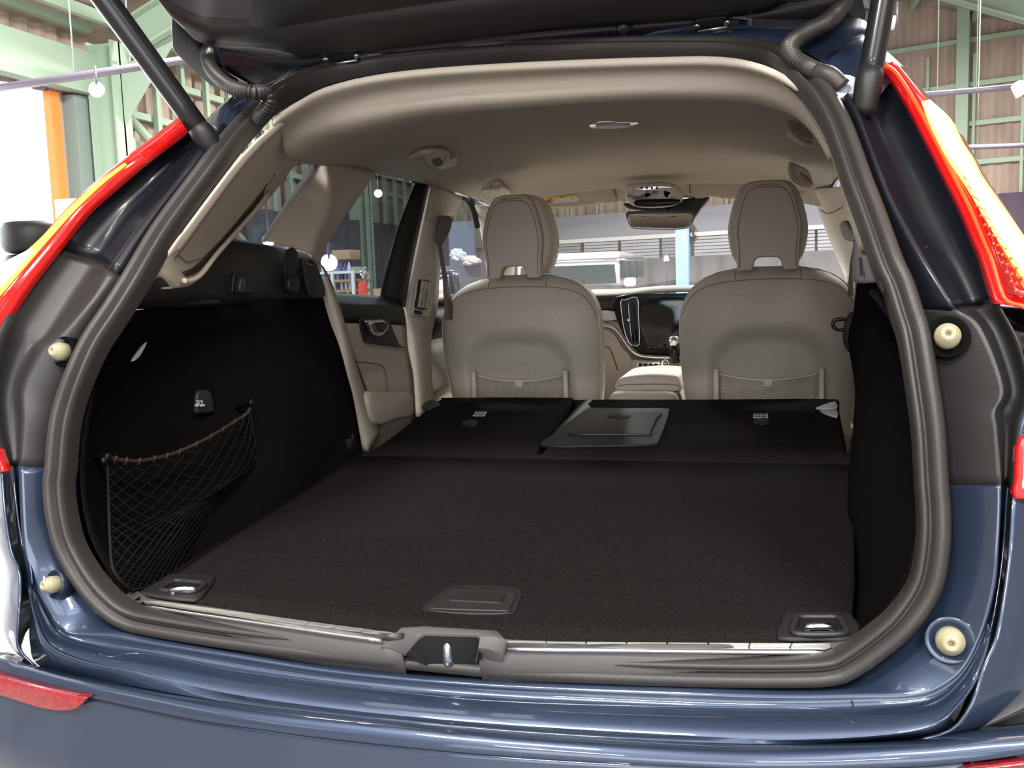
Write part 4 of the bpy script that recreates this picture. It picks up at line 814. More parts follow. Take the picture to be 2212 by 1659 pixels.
hl = puff('hatch_lid', [sb(*q, .005) for q in ((1262,890),(1300,889),(1424,891),(1420,905),(1406,936),(1400,940),(1300,940),(1231,940),(1236,930))], sbn*.004, PLAST, pn, r=.003, k=2)
puff('hatch_latch', [sb(*q, .008) for q in ((1317,896),(1358,897),(1357,904),(1316,903))], sbn*.003, RUBBERD, pn, r=.001, k=2)
puff('finger_slot', [sb(*q, .0045) for q in ((1290,948),(1309,949),(1307,961),(1280,961))], sbn*.002, RUBBERD, pn, r=.001, k=2)
loft('folding_gap_cover', [[V((x, y, .79+dz)) for x in (-.55, -.2, .1, .35, .55)] for y, dz in ((.955, .001), (.985, .004), (1.01, .001))], CARPET, car, k=3, kv=3)
box('cabin_floor', (0, 1.9, .42), (1.36, 1.9, .04), CARPETD, car)
# seat bench carriers under the folded backs
box('rear_bench', (0, 1.36, .62), (1.12, .50, .30), BEIGE, car, bevel=.03)
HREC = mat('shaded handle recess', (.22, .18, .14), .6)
# ---- D pillar trims
oe = [(325,590),(360,548),(400,495),(452,425),(500,362),(545,312),(575,285),(600,262)]
ie = [(365,622),(412,612),(455,565),(500,515),(545,464),(590,412),(620,372),(640,350)]
ix = [-.50,-.53,-.55,-.565,-.57,-.575,-.578,-.58]
O_ = [S(a, b, .022) for a, b in oe]; I_ = [atX(a, b, x) for (a, b), x in zip(ie, ix)]
DP = [[p+V((.0, .03, 0)) for p in O_], O_, [a.lerp(b, .12)+V((.006, -.006, .002)) for a, b in zip(O_, I_)], [a.lerp(b, .5)+V((.010, -.006, .004)) for a, b in zip(O_, I_)], [a.lerp(b, .9)+V((.006, 0, .0)) for a, b in zip(O_, I_)], I_, [p+V((-.05, .01, .0)) for p in I_]]
dp = loft('pillar_cover', DP, TRIMB, car, k=4, kv=3, solid=.003, label='blond trim over the left rear pillar')
dpm = onmesh(dp)
def dpx(a, b, o=0): return dpm(a, b, .003+o)
def dpx_(a, b, o=0):                        # point on the left pillar cover: weight across by position between the two edges
    best = None
    for i in range(len(oe)-1):
        for t in (0, .25, .5, .75):
            e0 = (oe[i][0]+(oe[i+1][0]-oe[i][0])*t, oe[i][1]+(oe[i+1][1]-oe[i][1])*t); e1 = (ie[i][0]+(ie[i+1][0]-ie[i][0])*t, ie[i][1]+(ie[i+1][1]-ie[i][1])*t)
            vx, vy = e1[0]-e0[0], e1[1]-e0[1]; w = ((a-e0[0])*vx+(b-e0[1])*vy)/(vx*vx+vy*vy); d = abs((a-e0[0])*vy-(b-e0[1])*vx)
            if best is None or d < best[0]: best = (d, O_[i].lerp(O_[i+1], t), I_[i].lerp(I_[i+1], t), w)
    A, B, w = best[1], best[2], best[3]; y = A.y+(B.y-A.y)*w-.018-o; return atY(a, b, y)
tube('panel_seam', [dpx(*q, -.0015) for q in ((590,375),(588,383),(540,440),(490,500),(440,552),(413,563),(403,566),(385,552),(378,540),(360,537))], .0012, SEAMM, dp, k=4, seg=6)
loft('slot', [[dpx(*q, -.0015) for q in ((574,397),(547,435),(507,480),(462,533),(420,573),(390,587))], [dpx(*q, -.0015) for q in ((567,421),(542,454),(502,497),(460,547),(426,585),(400,598))]], mat('dark slot', (.03, .025, .02), .8), dp, k=5, solid=.001)
tube('slot_lip', [dpx(*q, .004) for q in ((575,412),(540,455),(500,500),(460,545),(425,590),(400,605),(388,604))], .0045, TRIMB, dp, k=4, seg=8)
oe2 = [(1760,222),(1800,285),(1832,350),(1852,410),(1868,470),(1880,525)]; ie2 = [(1742,236),(1781,298),(1808,362),(1828,430),(1846,498),(1865,550)]
O2 = [S(a, b, .022) for a, b in oe2]; I2 = [atY(a, b, o.y+.12) for (a, b), o in zip(ie2, O2)]
loft('pillar_cover', [[p+V((0, .01, 0)) for p in O2], O2, [a.lerp(b, .4)+V((-.004, -.01, 0)) for a, b in zip(O2, I2)], I2, [p+V((.04, .06, 0)) for p in I2]], TRIMB, car, k=4, kv=3, solid=.003, label='blond trim over the right rear pillar, seen edge-on')
P = [(1846,498),(1866,548),(1884,522),(1898,565),(1912,605),(1885,612),(1845,608),(1842,560)]
w = loft('belt_panel', [[atX(1846,500,.535), atX(1843,560,.540), atX(1843,608,.545)], [atX(1866,545,.520), atX(1866,580,.525), atX(1868,612,.53)], [atX(1884,527,.510), atX(1897,568,.515), atX(1910,606,.52)]], mat('pale lavender grey trim', (.36, .34, .36), .55), car, k=4, kv=3, solid=.003)
prism('panel_slot', [atX(*q, .523) for q in ((1860,556),(1866,556),(1867,596),(1862,596))], (-.003, 0, 0), INK, w)
# ---- headliner
hs = [(590,271),(615,252),(648,231),(700,204),(800,178),(950,160),(1200,146),(1420,139),(1560,139),(1650,157),(1715,190),(1765,232),(1805,288)]
h0 = [S(a, b, .022) for a, b in hs]
h1p = [(632,345),(668,318),(705,298),(755,284),(850,262),(960,243),(1200,224),(1400,212),(1585,214),(1663,226),(1722,252),(1768,300),(1800,350)]
h1 = [atY(a, b, y) for (a, b), y in zip(h1p, (0,)*13)]
h1 = [atY(a, b, q.y+o) for (a, b), q, o in zip(h1p, h0, (.20,.17,.15,.13,.12,.115,.11,.11,.115,.12,.13,.14,.16))]
hm = [a.lerp(b, .45)+V((0, 0, .012)) for a, b in zip(h0, h1)]
def harc(y, zc, ze, xw): return [V((xw*u, y, zc-(zc-ze)*abs(u)**2.6)) for u in (-1, -.88, -.74, -.6, -.42, -.2, 0, .2, .42, .6, .74, .88, 1)]
rows = [[p+V((0, .0, .01)) for p in h0], h0, hm, h1, harc(1.05, 1.572, 1.468, .585), harc(1.3, 1.580, 1.478, .60), harc(1.7, 1.580, 1.483, .605), harc(2.05, 1.565, 1.478, .60), harc(2.25, 1.535, 1.462, .58), harc(2.34, 1.512, 1.445, .57), harc(2.42, 1.462, 1.405, .56), harc(2.43, 1.472, 1.415, .57)]
head = loft('headliner', rows, HEADL, car, k=3, kv=4, solid=.004)
def zh(x, y):
    ys = (1.05, 1.3, 1.7, 2.05, 2.25, 2.42); zc = itp(y, ys, (1.572, 1.58, 1.58, 1.565, 1.535, 1.492)); ze = itp(y, ys, (1.468, 1.478, 1.483, 1.478, 1.462, 1.43)); xw = itp(y, ys, (.585, .6, .605, .6, .58, .56))
    return zc-(zc-ze)*min(1.2, abs(x)/xw)**2.6
def onroof(a, b, dn=0):                    # ray meets the headliner
    d = ray(a, b); t = 1.9
    while t < 3.7:
        q = CP+d*t
        if q.z > zh(q.x, q.y)-dn: return q
        t += .004
    return atY(a, b, 2.42)
# side roof rails that carry the glass and close the body above the windows
for sx in (-1, 1):
    loft('roof_rail', [[V((sx*x, y, z)) for x, y, z in ((.575,.72,1.445),(.60,1.0,1.475),(.615,1.3,1.485),(.618,1.7,1.488),(.612,2.05,1.483),(.60,2.3,1.465),(.60,2.45,1.44))], [V((sx*(x+.05), y, z+.06)) for x, y, z in ((.575,.72,1.445),(.60,1.0,1.475),(.615,1.3,1.485),(.618,1.7,1.488),(.612,2.05,1.483),(.60,2.3,1.465),(.60,2.45,1.44))]], PAINT, car, k=4, solid=.02)
    # body skin around the quarter glass and pillars, low waist
    loft('waist_panel', [[V((sx*(.80-.02*abs(y-1.6)), y, 1.07)) for y in (.25, .8, 1.4, 2.0, 2.6, 3.2)], [V((sx*.70, y, 1.13)) for y in (.25, .8, 1.4, 2.0, 2.6, 3.2)]], PAINT, car, k=3, kv=2, solid=.01)
# cargo lamp
cl = [onroof(*q) for q in ((1272,268),(1290,262),(1372,260),(1380,265),(1358,272),(1275,274))]
o = prism('cargo_lamp', [p-V((0, 0, .004)) for p in cl], (0, 0, .012), CHROME, car, bevel=.002); puff('lamp_lens', [p-V((0, 0, .005)) for p in [onroof(*q) for q in ((1295,265),(1360,263),(1350,270),(1292,271))]], (0, 0, -.003), LIGHTGREY, o, r=.001, k=2)
# grab handles
def grab(pts, base, label, extra=None):
    P = [onroof(*q, .0) for q in base]; c = sum(P, V((0, 0, 0)))/len(P); n = V((-math.copysign(.6, c.x), -.15, -1)).normalized()
    o = puff('grab_handle_base', P, n*.012, TRIMB, car, r=.005, k=3, label=label)
    Q = [onroof(*q, .0)+n*h for q, h in pts]; vs, fs = tubegeo(cat(Q, 5), .0085, 10); mk('grip', vs, fs, TRIMB, o)
    if extra: e = [onroof(*q)+n*.010 for q in extra]; puff('grip_recess', e, n*.006, SEAMM, o, r=.003, k=2)
    return o
grab([((884,336), .002), ((905,318), .016), ((930,313), .018), ((950,316), .016), ((962,326), .012), ((962,342), .004)], [(915,335),(925,320),(955,322),(972,340),(962,354),(945,360),(925,350)], 'left rear grab handle with coat hook', [(928,337),(945,333),(952,345),(935,351)])
puff('ceiling_clip', [onroof(*q) for q in ((968,346),(978,335),(990,340),(983,352),(972,356),(950,362))], (.002, -.004, -.008), TRIMB, car, r=.003, k=2)
grab([((1045,408), .004), ((1058,392), .028), ((1072,388), .03), ((1090,402), .02), ((1096,416), .008)], [(1040,410),(1062,390),(1080,390),(1098,415),(1075,420),(1050,418)], 'left front grab handle')
def ygrab(pts, base, y0, y1, label, ex=None):
    def f(q, o=0): return atX(q[0], q[1], 0) if 0 else atY(q[0], q[1], y0+(y1-y0)*((q[1]-base[0][1])/(base[-1][1]-base[0][1]+.01))+o)
    P = [atY(a, b, (y0+y1)/2+.02) for a, b in base]; o = puff('grab_handle_base', P, (-.004, -.014, -.006), TRIMB, car, r=.005, k=3, label=label)
    Q = [atY(a, b, (y0+y1)/2-h) for (a, b), h in pts]; tube('grip', Q, .0075, TRIMB, o, k=5)
    if ex: puff('grip_recess', [atY(a, b, (y0+y1)/2+.004) for a, b in ex], (0, -.006, 0), HREC, o, r=.002, k=2)
ygrab([((1704,262), .0), ((1704,280), .03), ((1712,296), .035), ((1735,312), .03), ((1750,312), .0)], [(1700,260),(1716,258),(1756,275),(1758,292),(1752,316),(1735,314),(1706,294)], 1.28, 1.3, 'right rear grab handle', [(1722,270),(1750,284),(1754,300),(1730,290),(1720,280)])
ygrab([((1708,354), .0), ((1707,372), .03), ((1718,390), .035), ((1745,402), .03), ((1755,400), .0)], [(1705,352),(1716,352),(1746,368),(1757,395),(1755,402),(1735,398),(1712,382)], 2.0, 2.02, 'right front grab handle', [(1728,372),(1750,386),(1754,396),(1740,390),(1730,380)])
P = [onroof(*q) for q in ((703,300),(712,291),(735,287),(740,290),(722,304),(706,306))]; puff('ceiling_clip', P, (.004, -.006, -.008), TRIMB, car, r=.003, k=2)
P = [atY(*q, .845) for q in ((1131,212),(1160,211),(1150,217),(1135,216))]; puff('ceiling_clip', P, (0, -.006, -.004), TRIMB, car, r=.002, k=2)
# sun visors, console, mirror
def visor(pts, label):
    P = [atY(*q, 2.36) for q in pts]; o = puff('sun_visor', [p+V((0, .02, 0)) for p in P], (0, -.022, 0), BEIGE, car, r=.008, k=4, label=label); return o
v1 = visor([(1120,414),(1160,408),(1240,398),(1300,396),(1320,400),(1331,420),(1331,434),(1318,438),(1305,438),(1295,436),(1284,441),(1240,446),(1170,449),(1120,450)], 'left sun visor carrying a yellow and white airbag label')
v2 = visor([(1492,392),(1500,387),(1560,386),(1650,388),(1730,396),(1748,402),(1742,414),(1720,424),(1600,428),(1560,428),(1545,424),(1530,424),(1505,428),(1495,420),(1490,405)], 'right sun visor')
def onv(a, b, o=0): return atY(a, b, 2.357-o)
prism('airbag_label', [onv(*q) for q in ((1173,427),(1247,422),(1249,435),(1178,441))], (0, -.001, 0), LABELW, v1)
prism('label_band', [onv(*q, .001) for q in ((1173,427),(1247,421.5),(1247.5,425.5),(1174,431))], (0, -.001, 0), LABELY, v1)
c = onv(1187.5, 434.5, .0025); rg = [c+V((math.cos(a)*.0125, 0, math.sin(a)*.0062)) for a in [2*math.pi*i/16 for i in range(16)]]; vs, fs = tubegeo(rg, .0011, 6, True); mk('prohibition_ring', vs, fs, LABELR, v1)
tubes('prohibition_bar', [[c+V((-.010, 0, .0045)), c+V((.010, 0, -.0045))]], .001, LABELR, v1); tubes('seat_icon', [[c+V((-.006, 0, -.002)), c+V((-.002, 0, .003)), c+V((.004, 0, .001))]], .0012, INK, v1)
text('label_text', 'AIRBAG', onv(1215, 425.8, .0022), (1, 0, .07), (0, 0, 1), .0065, INK, v1); text('label_text', '!', onv(1187, 428, .0022), (1, 0, .07), (0, 0, 1), .0075, INK, v1)
text('label_text', '~ / \u00b7 ~ \u00b7', onv(1212, 433.5, .0015), (1, 0, .07), (0, 0, 1), .009, INK, v1); text('label_text', '2 0 0\n H', onv(1237, 430, .0015), (1, 0, .07), (0, 0, 1), .006, INK, v1)
tube('visor_edge', [onv(*q, -.004) for q in ((1140,410),(1240,400),(1300,398),(1322,404),(1331,425))], .002, SEAMM, v1, k=4, seg=6)
tube('visor_edge', [onv(*q, -.004) for q in ((1491,418),(1490,396),(1502,388),(1560,387),(1700,391))], .002, SEAMM, v2, k=4, seg=6)
oc = puff('overhead_console', [atY(*q, 2.30) for q in ((1357,398),(1400,394),(1450,396),(1472,412),(1475,432),(1455,444),(1410,449),(1370,444),(1353,428),(1352,408))], (0, -.03, -.004), TRIMB, car, r=.012, k=4)
puff('lamp_strip', [atY(*q, 2.272) for q in ((1366,404),(1400,401),(1442,402),(1446,407),(1400,411),(1364,412))], (0, -.004, 0), CHROME, oc, r=.002, k=3)
for i in range(4): lathe('switch', atY(1386+i*11, 406, 2.267), (0, -1, 0), [(0, .0045), (.003, .004)], INK, oc, seg=8)
puff('bright_lens', [atY(*q, 2.274) for q in ((1362,414),(1440,412),(1452,430),(1366,432))], (0, -.004, 0), LIGHTGREY, oc, r=.003, k=3)
puff('glasses_box', [atY(*q, 2.268) for q in ((1370,437),(1385,431),(1460,430),(1470,436),(1455,443),(1410,447),(1376,445))], (0, -.003, 0), SCREEN, oc, r=.002, k=3)
sh_ = puff('sensor_housing', [atY(*q, 2.46) for q in ((1352,440),(1400,446),(1475,432),(1525,425),(1532,432),(1515,452),(1495,478),(1470,470),(1400,458),(1360,452))], (0, -.05, 0), PLASTB, car, r=.015, k=3)
mn = V((.10, -1, .26)).normalized(); mp_ = atY(1427, 477, 2.34)
mr = puff('rear_view_mirror', [atP(q[0], q[1], mp_, mn) for q in ((1354,462),(1365,460),(1430,457),(1485,458),(1500,462),(1500,472),(1492,490),(1470,496),(1430,497),(1375,495),(1362,490),(1353,472))], mn*.022, TRIMG, car, r=.004, k=3)
puff('mirror_glass', [atP(q[0], q[1], mp_+mn*.0215, mn) for q in ((1358,465),(1368,463),(1430,460),(1484,461),(1496,465),(1496,473),(1489,488),(1469,493),(1430,494),(1377,492),(1365,487),(1357,473))], mn*.002, mat('mirror', (.82, .84, .83), .02, 1), mr, r=.001, k=3)
tube('mirror_stalk', [atY(1440, 450, 2.42), atY(1430, 475, 2.35)], .012, PLASTB, mr, k=1)
# ---- left (and mirrored right) cabin side: C pillar, glass, rear door, B pillar
cl_ = Lx(-.585, (700,344),(660,402),(618,466),(592,508),(585,522)); cm_ = Lx(-.555, (705,346),(714,400),(713,452),(690,496),(672,550)); cr_ = Lx(-.605, (811,372),(770,432),(716,511),(694,555),(688,600))
cp = both('pillar_cover', [[p+V((-.02, 0, 0)) for p in cl_], cl_, [a.lerp(b, .6)+V((.004, 0, 0)) for a, b in zip(cl_, cm_)], cm_, [a.lerp(b, .5)+V((.0, 0, 0)) for a, b in zip(cm_, cr_)], cr_, [p+V((-.03, 0, 0)) for p in cr_]], TRIMB, k=5, kv=3, solid=.003)
both('window_rubber', [Lx(-.590, (698,344),(658,402),(616,466),(590,508)), Lx(-.590, (702,345),(664,402),(623,466),(597,508))], RUBBERD, k=4, solid=.004)
qg = prism('quarter_glass', Lx(-.60, (620,345),(720,335),(640,520),(560,560),(430,590),(470,500)), (-.004, 0, 0), GTINT, car); prism('quarter_glass', [mir(p) for p in Lx(-.60, (620,345),(720,335),(640,520),(560,560),(430,590),(470,500))], (.004, 0, 0), GTINT, car)
rd = Lx(-.635, (800,366),(839,362),(905,384),(882,440),(858,500),(818,648),(700,650),(680,575),(716,500))
prism('door_glass', rd, (-.004, 0, 0), GTINT, car); prism('door_glass', [mir(p) for p in rd], (.004, 0, 0), GTINT, car)
both('glass_channel', [Lx(-.634, (899,388),(880,435),(857,498),(838,570),(821,641)), Lx(-.634, (902,388),(884,435),(861,498),(842,570),(825,642))], STEEL, k=4, solid=.003)
both('door_frame', [Lx(-.634, (900,386),(882,433),(858,497),(838,570),(820,645)), Lx(-.622, (912,388),(898,440),(880,505),(862,580),(850,652)), Lx(-.61, (925,391),(912,445),(897,510),(880,590),(868,662)), Lx(-.63, (928,394),(916,448),(902,512),(886,592),(874,664))], RUBBERD, k=4, kv=3, solid=.004)
both('door_frame', [Lx(-.615, (700,343),(760,352),(839,366),(885,376),(915,388),(928,405)), Lx(-.63, (702,349),(765,360),(840,371),(882,382),(900,390),(904,398))], RUBBERD, k=4, solid=.004)
# rear door panels
d0 = Lx(-.632, (690,632),(767,637),(821,641),(850,648),(872,660)); d1 = Lx(-.600, (690,648),(767,655),(821,657),(850,660),(870,666)); d2 = Lx(-.592, (690,662),(767,665),(821,663),(850,665),(872,670)); d3 = Lx(-.60, (690,697),(722,697),(775,699),(820,700),(877,704)); d4 = Lx(-.60, (700,720),(740,735),(783,740),(830,746),(880,753)); d5 = Lx(-.61, (700,800),(740,800),(790,800),(840,800),(890,800)); d6 = Lx(-.60, (700,860),(740,860),(790,860),(840,860),(895,860)); 
db = both('rear_door_panel', [d0, d1, d2, d3], PLASTB, k=4, kv=3, solid=.004)
both('door_lining', [d3, d4, d5, d6, [p+V((0, 0, -.3)) for p in d6]], BEIGE, k=4, kv=2, solid=.004)
P = Lx(-.592, (774,690),(790,687),(830,688),(842,700),(860,745),(876,752),(796,741),(784,733)); puff('handle_bowl', [p for p in P], (.004, 0, 0), PLASTB, db[0], r=.002, k=2)
hp = Lx(-.584, (784,693),(800,691),(818,690),(828,696),(832,705),(826,716),(817,726),(805,726),(794,718),(790,706))
puff('door_handle', hp, (.010, 0, 0), STEEL, db[0], r=.004, k=3); c = sum(hp, V((0, 0, 0)))/len(hp)
puff('handle_hollow', [c+(p-c)*.66+V((.010, .008, 0)) for p in hp], (.003, 0, 0), RUBBERD, db[0], r=.001, k=3)
vs, fs = tubegeo(cat([c+(p-c)*.70+V((.012, .008, 0)) for p in hp], 4, True), .0022, 8, True); mk('handle_rim', vs, fs, CHROME, db[0])
tube('pocket_seam', Lx(-.592, (755,782),(800,784),(826,792),(834,812),(836,845)), .0018, SEAMM, db[0], k=4, seg=6)
P = Lx(-.555, (787,850),(824,846),(870,845),(886,851),(890,870),(888,897),(850,910),(817,919),(795,905)); puff('bench_bolster', [p+V((-.06, 0, 0)) for p in P], (.07, 0, 0), BEIGE, car, r=.02, k=3)
# rear seat side bolster and belt at the left
r0 = Lx(-.57, (689,600),(705,660),(722,722),(735,800),(757,900),(783,980)); r1 = Lx(-.552, (698,596),(722,660),(742,730),(760,815),(782,890),(800,970)); r2 = Lx(-.57, (705,600),(735,670),(758,750),(782,830),(808,900),(820,935))
loft('side_bolster', [[p+V((-.03, 0, 0)) for p in r0], r0, r1, r2, [p+V((-.04, .01, 0)) for p in r2]], BEIGE, car, k=4, kv=3, solid=.003)
loft('rear_belt', [Lx(-.566, (684,562),(700,585),(712,640),(726,690),(745,760),(770,830),(794,880)), Lx(-.572, (700,578),(716,610),(728,650),(742,700),(762,760),(784,820),(802,872))], BELT, car, k=4, solid=.002)
loft('rear_belt', [[mir(p) for p in Lx(-.575, (684,562),(700,585),(712,640),(726,690),(745,760))], [mir(p) for p in Lx(-.585, (700,578),(716,610),(728,650),(742,700),(762,760))]], BELT, car, k=4, solid=.002)
for nm, P in (('striker_loop', [atY(*q, .97) for q in ((712,711),(738,710),(746,713),(745,720),(734,731),(718,733))]), ('striker_loop', [atY(*q, 1.03) for q in ((1830,690),(1808,690),(1800,697),(1801,706),(1812,712),(1830,712))])):
    tube(nm, P, .0042, GLOSS, car, k=4, seg=10)
puff('striker_base', [atY(*q, 1.02) for q in ((1840,675),(1828,690),(1822,720),(1824,745),(1838,765),(1850,760),(1850,680))], (0, .03, 0), PLASTB, car, r=.004, k=2)
# B pillars
b0 = Lx(-.635, (928,388),(918,440),(903,510),(886,592),(873,662),(879,745),(889,850),(893,900)); b1 = Lx(-.612, (945,392),(932,445),(918,515),(902,597),(892,668),(897,750),(906,850),(908,900)); b2 = Lx(-.615, (975,412),(962,455),(945,520),(934,592),(928,665),(915,742),(922,850),(925,900)); b3 = Lx(-.66, (1002,428),(975,470),(953,525),(949,592),(945,660),(930,742),(935,850),(938,900))
bp = both('pillar_cover', [[p+V((-.03, 0, 0)) for p in b0], b0, b1, b2, b3, [p+V((-.03, 0, 0)) for p in b3]], TRIMB, k=4, kv=3, solid=.003)[0]
P = Lx(-.603, (900,601),(920,597),(937,602),(934,640),(924,682),(908,683),(889,678),(894,640)); vt = puff('air_vent', P, (.006, 0, 0), TRIMB, bp, r=.003, k=3)
puff('vent_opening', Lx(-.596, (903,606),(911,604),(932,609),(926,645),(922,668),(895,665),(899,640)), (.0015, 0, 0), INK, bp, r=.001, k=2)
for a, b in (((911,606),(902,664)), ((919,607),(910,665)), ((927,609),(918,666))): prism('vent_slat', Lx(-.593, a, (a[0]+5, a[1]+1), (b[0]+5, b[1]), b), (.003, 0, 0), TRIMB, bp)
puff('vent_slider', Lx(-.588, (908,630),(918,629),(917,645),(912,652),(906,645)), (.005, 0, 0), BEIGE, bp, r=.002, k=2)
puff('vent_wheel', Lx(-.596, (896,670),(911,673),(909,680),(894,677)), (.002, 0, 0), INK, bp, r=.001, k=2)
puff('coat_hook', Lx(-.603, (922,457),(929,455),(932,462),(929,472),(921,473),(920,465)), (.006, 0, 0), TRIMB, bp, r=.002, k=2)
puff('belt_anchor', Lx(-.60, (949,472),(953,466),(969,468),(971,478),(966,500),(950,528),(941,520),(945,490)), (.01, 0, 0), BELT, car, r=.004, k=2, label='front belt anchor on the left door pillar')
loft('front_belt', [Lx(-.60, (943,520),(950,560),(955,590),(958,630),(962,690)), Lx(-.60, (952,520),(958,560),(965,595),(972,630),(985,690))], BELT, car, k=4, solid=.002)
loft('front_belt', [[atX(1852,500,.62), atX(1838,560,.60), atX(1832,640,.58)], [atX(1858,500,.62), atX(1846,560,.60), atX(1842,640,.58)]], BELT, car, k=4, solid=.002)
puff('belt_anchor', [atX(*q, .60) for q in ((1824,485),(1832,476),(1844,500),(1850,516),(1846,521),(1834,516),(1826,500))], (-.012, 0, 0), TRIMB, car, r=.003, k=3, label='front belt anchor on the right door pillar')
# front doors, A pillars, windscreen
fg = Lx(-.67, (999,428),(1022,445),(1040,480),(1050,560),(1052,650),(940,650),(950,590),(955,520)); prism('door_glass', fg, (-.004, 0, 0), GCLEAR, car); prism('door_glass', [mir(p) for p in fg], (.004, 0, 0), GCLEAR, car)
q = Lx(-.66, (996,425),(1010,433),(1022,455),(1031,490)); tube('door_frame', q, .012, RUBBERD, car, k=4); tube('door_frame', [mir(p) for p in q], .012, RUBBERD, car, k=4)
for sx in (-1, 1):
    loft('door_lining', [[V((sx*.69, y, z)) for y in (1.75, 2.2, 2.75)] for z in (.45, .8)] + [[V((sx*.66, y, .85)) for y in (1.75, 2.2, 2.75)], [V((sx*.69, y, 1.0)) for y in (1.75, 2.2, 2.75)]], BEIGE, car, k=3, kv=3, solid=.01)
    loft('door_sill_trim', [[V((sx*.69, y, 1.0)) for y in (1.75, 2.2, 2.75)], [V((sx*.66, y, 1.07)) for y in (1.75, 2.2, 2.75)], [V((sx*.70, y, 1.10)) for y in (1.75, 2.2, 2.75)]], PLASTB, car, k=3, kv=3, solid=.01)
    ms = box('door_mirror', (sx*.98, 2.78, 1.16), (.2, .13, .15), PAINT, car, bevel=.03); box('mirror_plate', (sx*.98, 2.71, 1.16), (.16, .01, .11), mat('door mirror glass', (.8, .82, .85), .03, 1), ms, bevel=.004); tubes('mirror_foot', [[(sx*.78, 2.76, 1.09), (sx*.95, 2.78, 1.12)]], .02, PLASTB, ms)
q0 = [atX(1757,415,.575), atX(1783,490,.615), atX(1808,550,.655), atX(1832,612,.70)]; q1 = [atX(1811,405,.60), atX(1826,450,.64), atX(1840,520,.685), atX(1850,600,.72)]
def apil(a0, a1, sgn):
    f = (lambda p: p) if sgn > 0 else mir
    loft('pillar_cover', [[f(p+V((0, .04, 0))) for p in a0], [f(p) for p in a0], [f(a.lerp(b, .5)+V((-.012, -.02, 0))) for a, b in zip(a0, a1)], [f(p) for p in a1], [f(p+V((.03, .03, 0))) for p in a1]], TRIMB, car, k=4, kv=3, solid=.003)
A0 = [V((.535, 2.38, 1.465)), V((.575, 2.62, 1.33)), V((.62, 2.86, 1.19)), V((.66, 3.05, 1.07))]; 
q0 = [atY(1752,410,2.36), atY(1783,490,2.58), atY(1806,545,2.74), atY(1834,612,2.92)]; q1 = [atY(1812,405,2.25), atY(1829,455,2.42), atY(1842,520,2.58), atY(1856,600,2.75)]
apil(q0, q1, 1); apil(q0, q1, -1)
tube('pillar_seam', [atY(1772,453,2.42), atY(1790,461,2.36), atY(1820,448,2.30)], .0022, SEAMM, car, k=4, seg=6)
zc = 2.44
mk('windscreen', [(-.56, 2.45, 1.475), (.56, 2.45, 1.475), (.72, 3.15, 1.07), (-.72, 3.15, 1.07), (0, 2.49, 1.50), (0, 3.30, 1.06)], [(0, 4, 5, 3), (4, 1, 2, 5)], GCLEAR, car, smooth=True)
puff('header_rail', [V((-.55, 2.44, 1.44)), V((0, 2.47, 1.480)), V((.55, 2.44, 1.44)), V((.55, 2.46, 1.48)), V((0, 2.49, 1.53)), V((-.55, 2.46, 1.48))], (0, .05, 0), PLASTB, car, r=.004, k=3)
# ---- dashboard and centre console
YD = 2.78
def D(a, b, dy=0): return atY(a, b, YD+dy)
DM = mat('blond dash top', (.55, .53, .47), .55, bump=.2, bscale=900)
dash = empty('dashboard', (0, 2.9, .6), car)
xs = (-.70, -.45, -.2, -.06, .1, .3, .7)
ztop = D(1340, 628).z
loft('dash_top', [[V((x, 2.80, ztop-.022+(.012 if abs(x) < .12 else 0))) for x in xs], [V((x, 2.83, ztop-.004+(.012 if abs(x) < .12 else 0))) for x in xs], [V((x, 2.92, ztop+.0)) for x in xs], [V((x, 3.14, ztop-.01)) for x in xs]], DM, dash, k=4, kv=3, solid=.01)
loft('fascia', [[V((x, 2.79, ztop-.018)) for x in xs], [V((x, 2.80, ztop-.09)) for x in xs], [V((x, 2.83, ztop-.15)) for x in xs]], mat('dark brown wood fascia', (.02, .014, .012), .35), dash, k=4, kv=2, solid=.01)
loft('dash_lower', [[V((x, 2.80, ztop-.125)) for x in xs], [V((x, 2.78, ztop-.16)) for x in xs], [V((x, 2.86, ztop-.42)) for x in xs], [V((x, 2.95, ztop-.6)) for x in xs]], BEIGE, dash, k=4, kv=2, solid=.01)
puff('grey_inlay', [D(*q, -.0) for q in ((1290,672),(1330,673),(1336,690),(1290,692))], (0, -.006, 0), LIGHTGREY, dash, r=.002, k=2)
sc = puff('centre_screen', [D(*q, .0) for q in ((1334,640),(1480,635),(1600,632),(1600,758),(1480,766),(1392,764),(1378,758),(1362,742),(1340,705))], (0, -.02, 0), SCREEN, dash, r=.006, k=3)
puff('display', [D(*q, -.0195) for q in ((1388,648),(1500,645),(1580,645),(1580,745),(1500,748),(1396,746))], (0, -.003, 0), mat('dark display', (.012, .012, .014), .06), dash, r=.002, k=2)
vp_ = [(1341,653),(1352,648),(1376,643),(1379,680),(1381,742),(1366,745),(1358,738),(1348,710)]
vs, fs = tubegeo(cat([D(*q, -.024) for q in vp_], 3, True), .0022, 8, True); vn = mk('air_vent', vs, fs, CHROME, dash)
puff('vent_well', [D(*q, -.019) for q in vp_], (0, -.003, 0), INK, dash, r=.001, k=2)
for a, b in (((1352,655),(1368,738)), ((1367,652),(1376,738))): tube('vent_blade', [D(*a, -.026), D(*b, -.026)], .0035, GLOSS, dash, k=1)
tube('vent_rod', [D(1357,655,-.03), D(1360,692,-.034), D(1365,738,-.03)], .0018, CHROME, dash, k=3); lathe('vent_knob', D(1359, 692, -.033), (0, -1, 0), [(0, .003), (.004, .0085), (.010, .0085), (.014, .003)], CHROME, dash, seg=16)
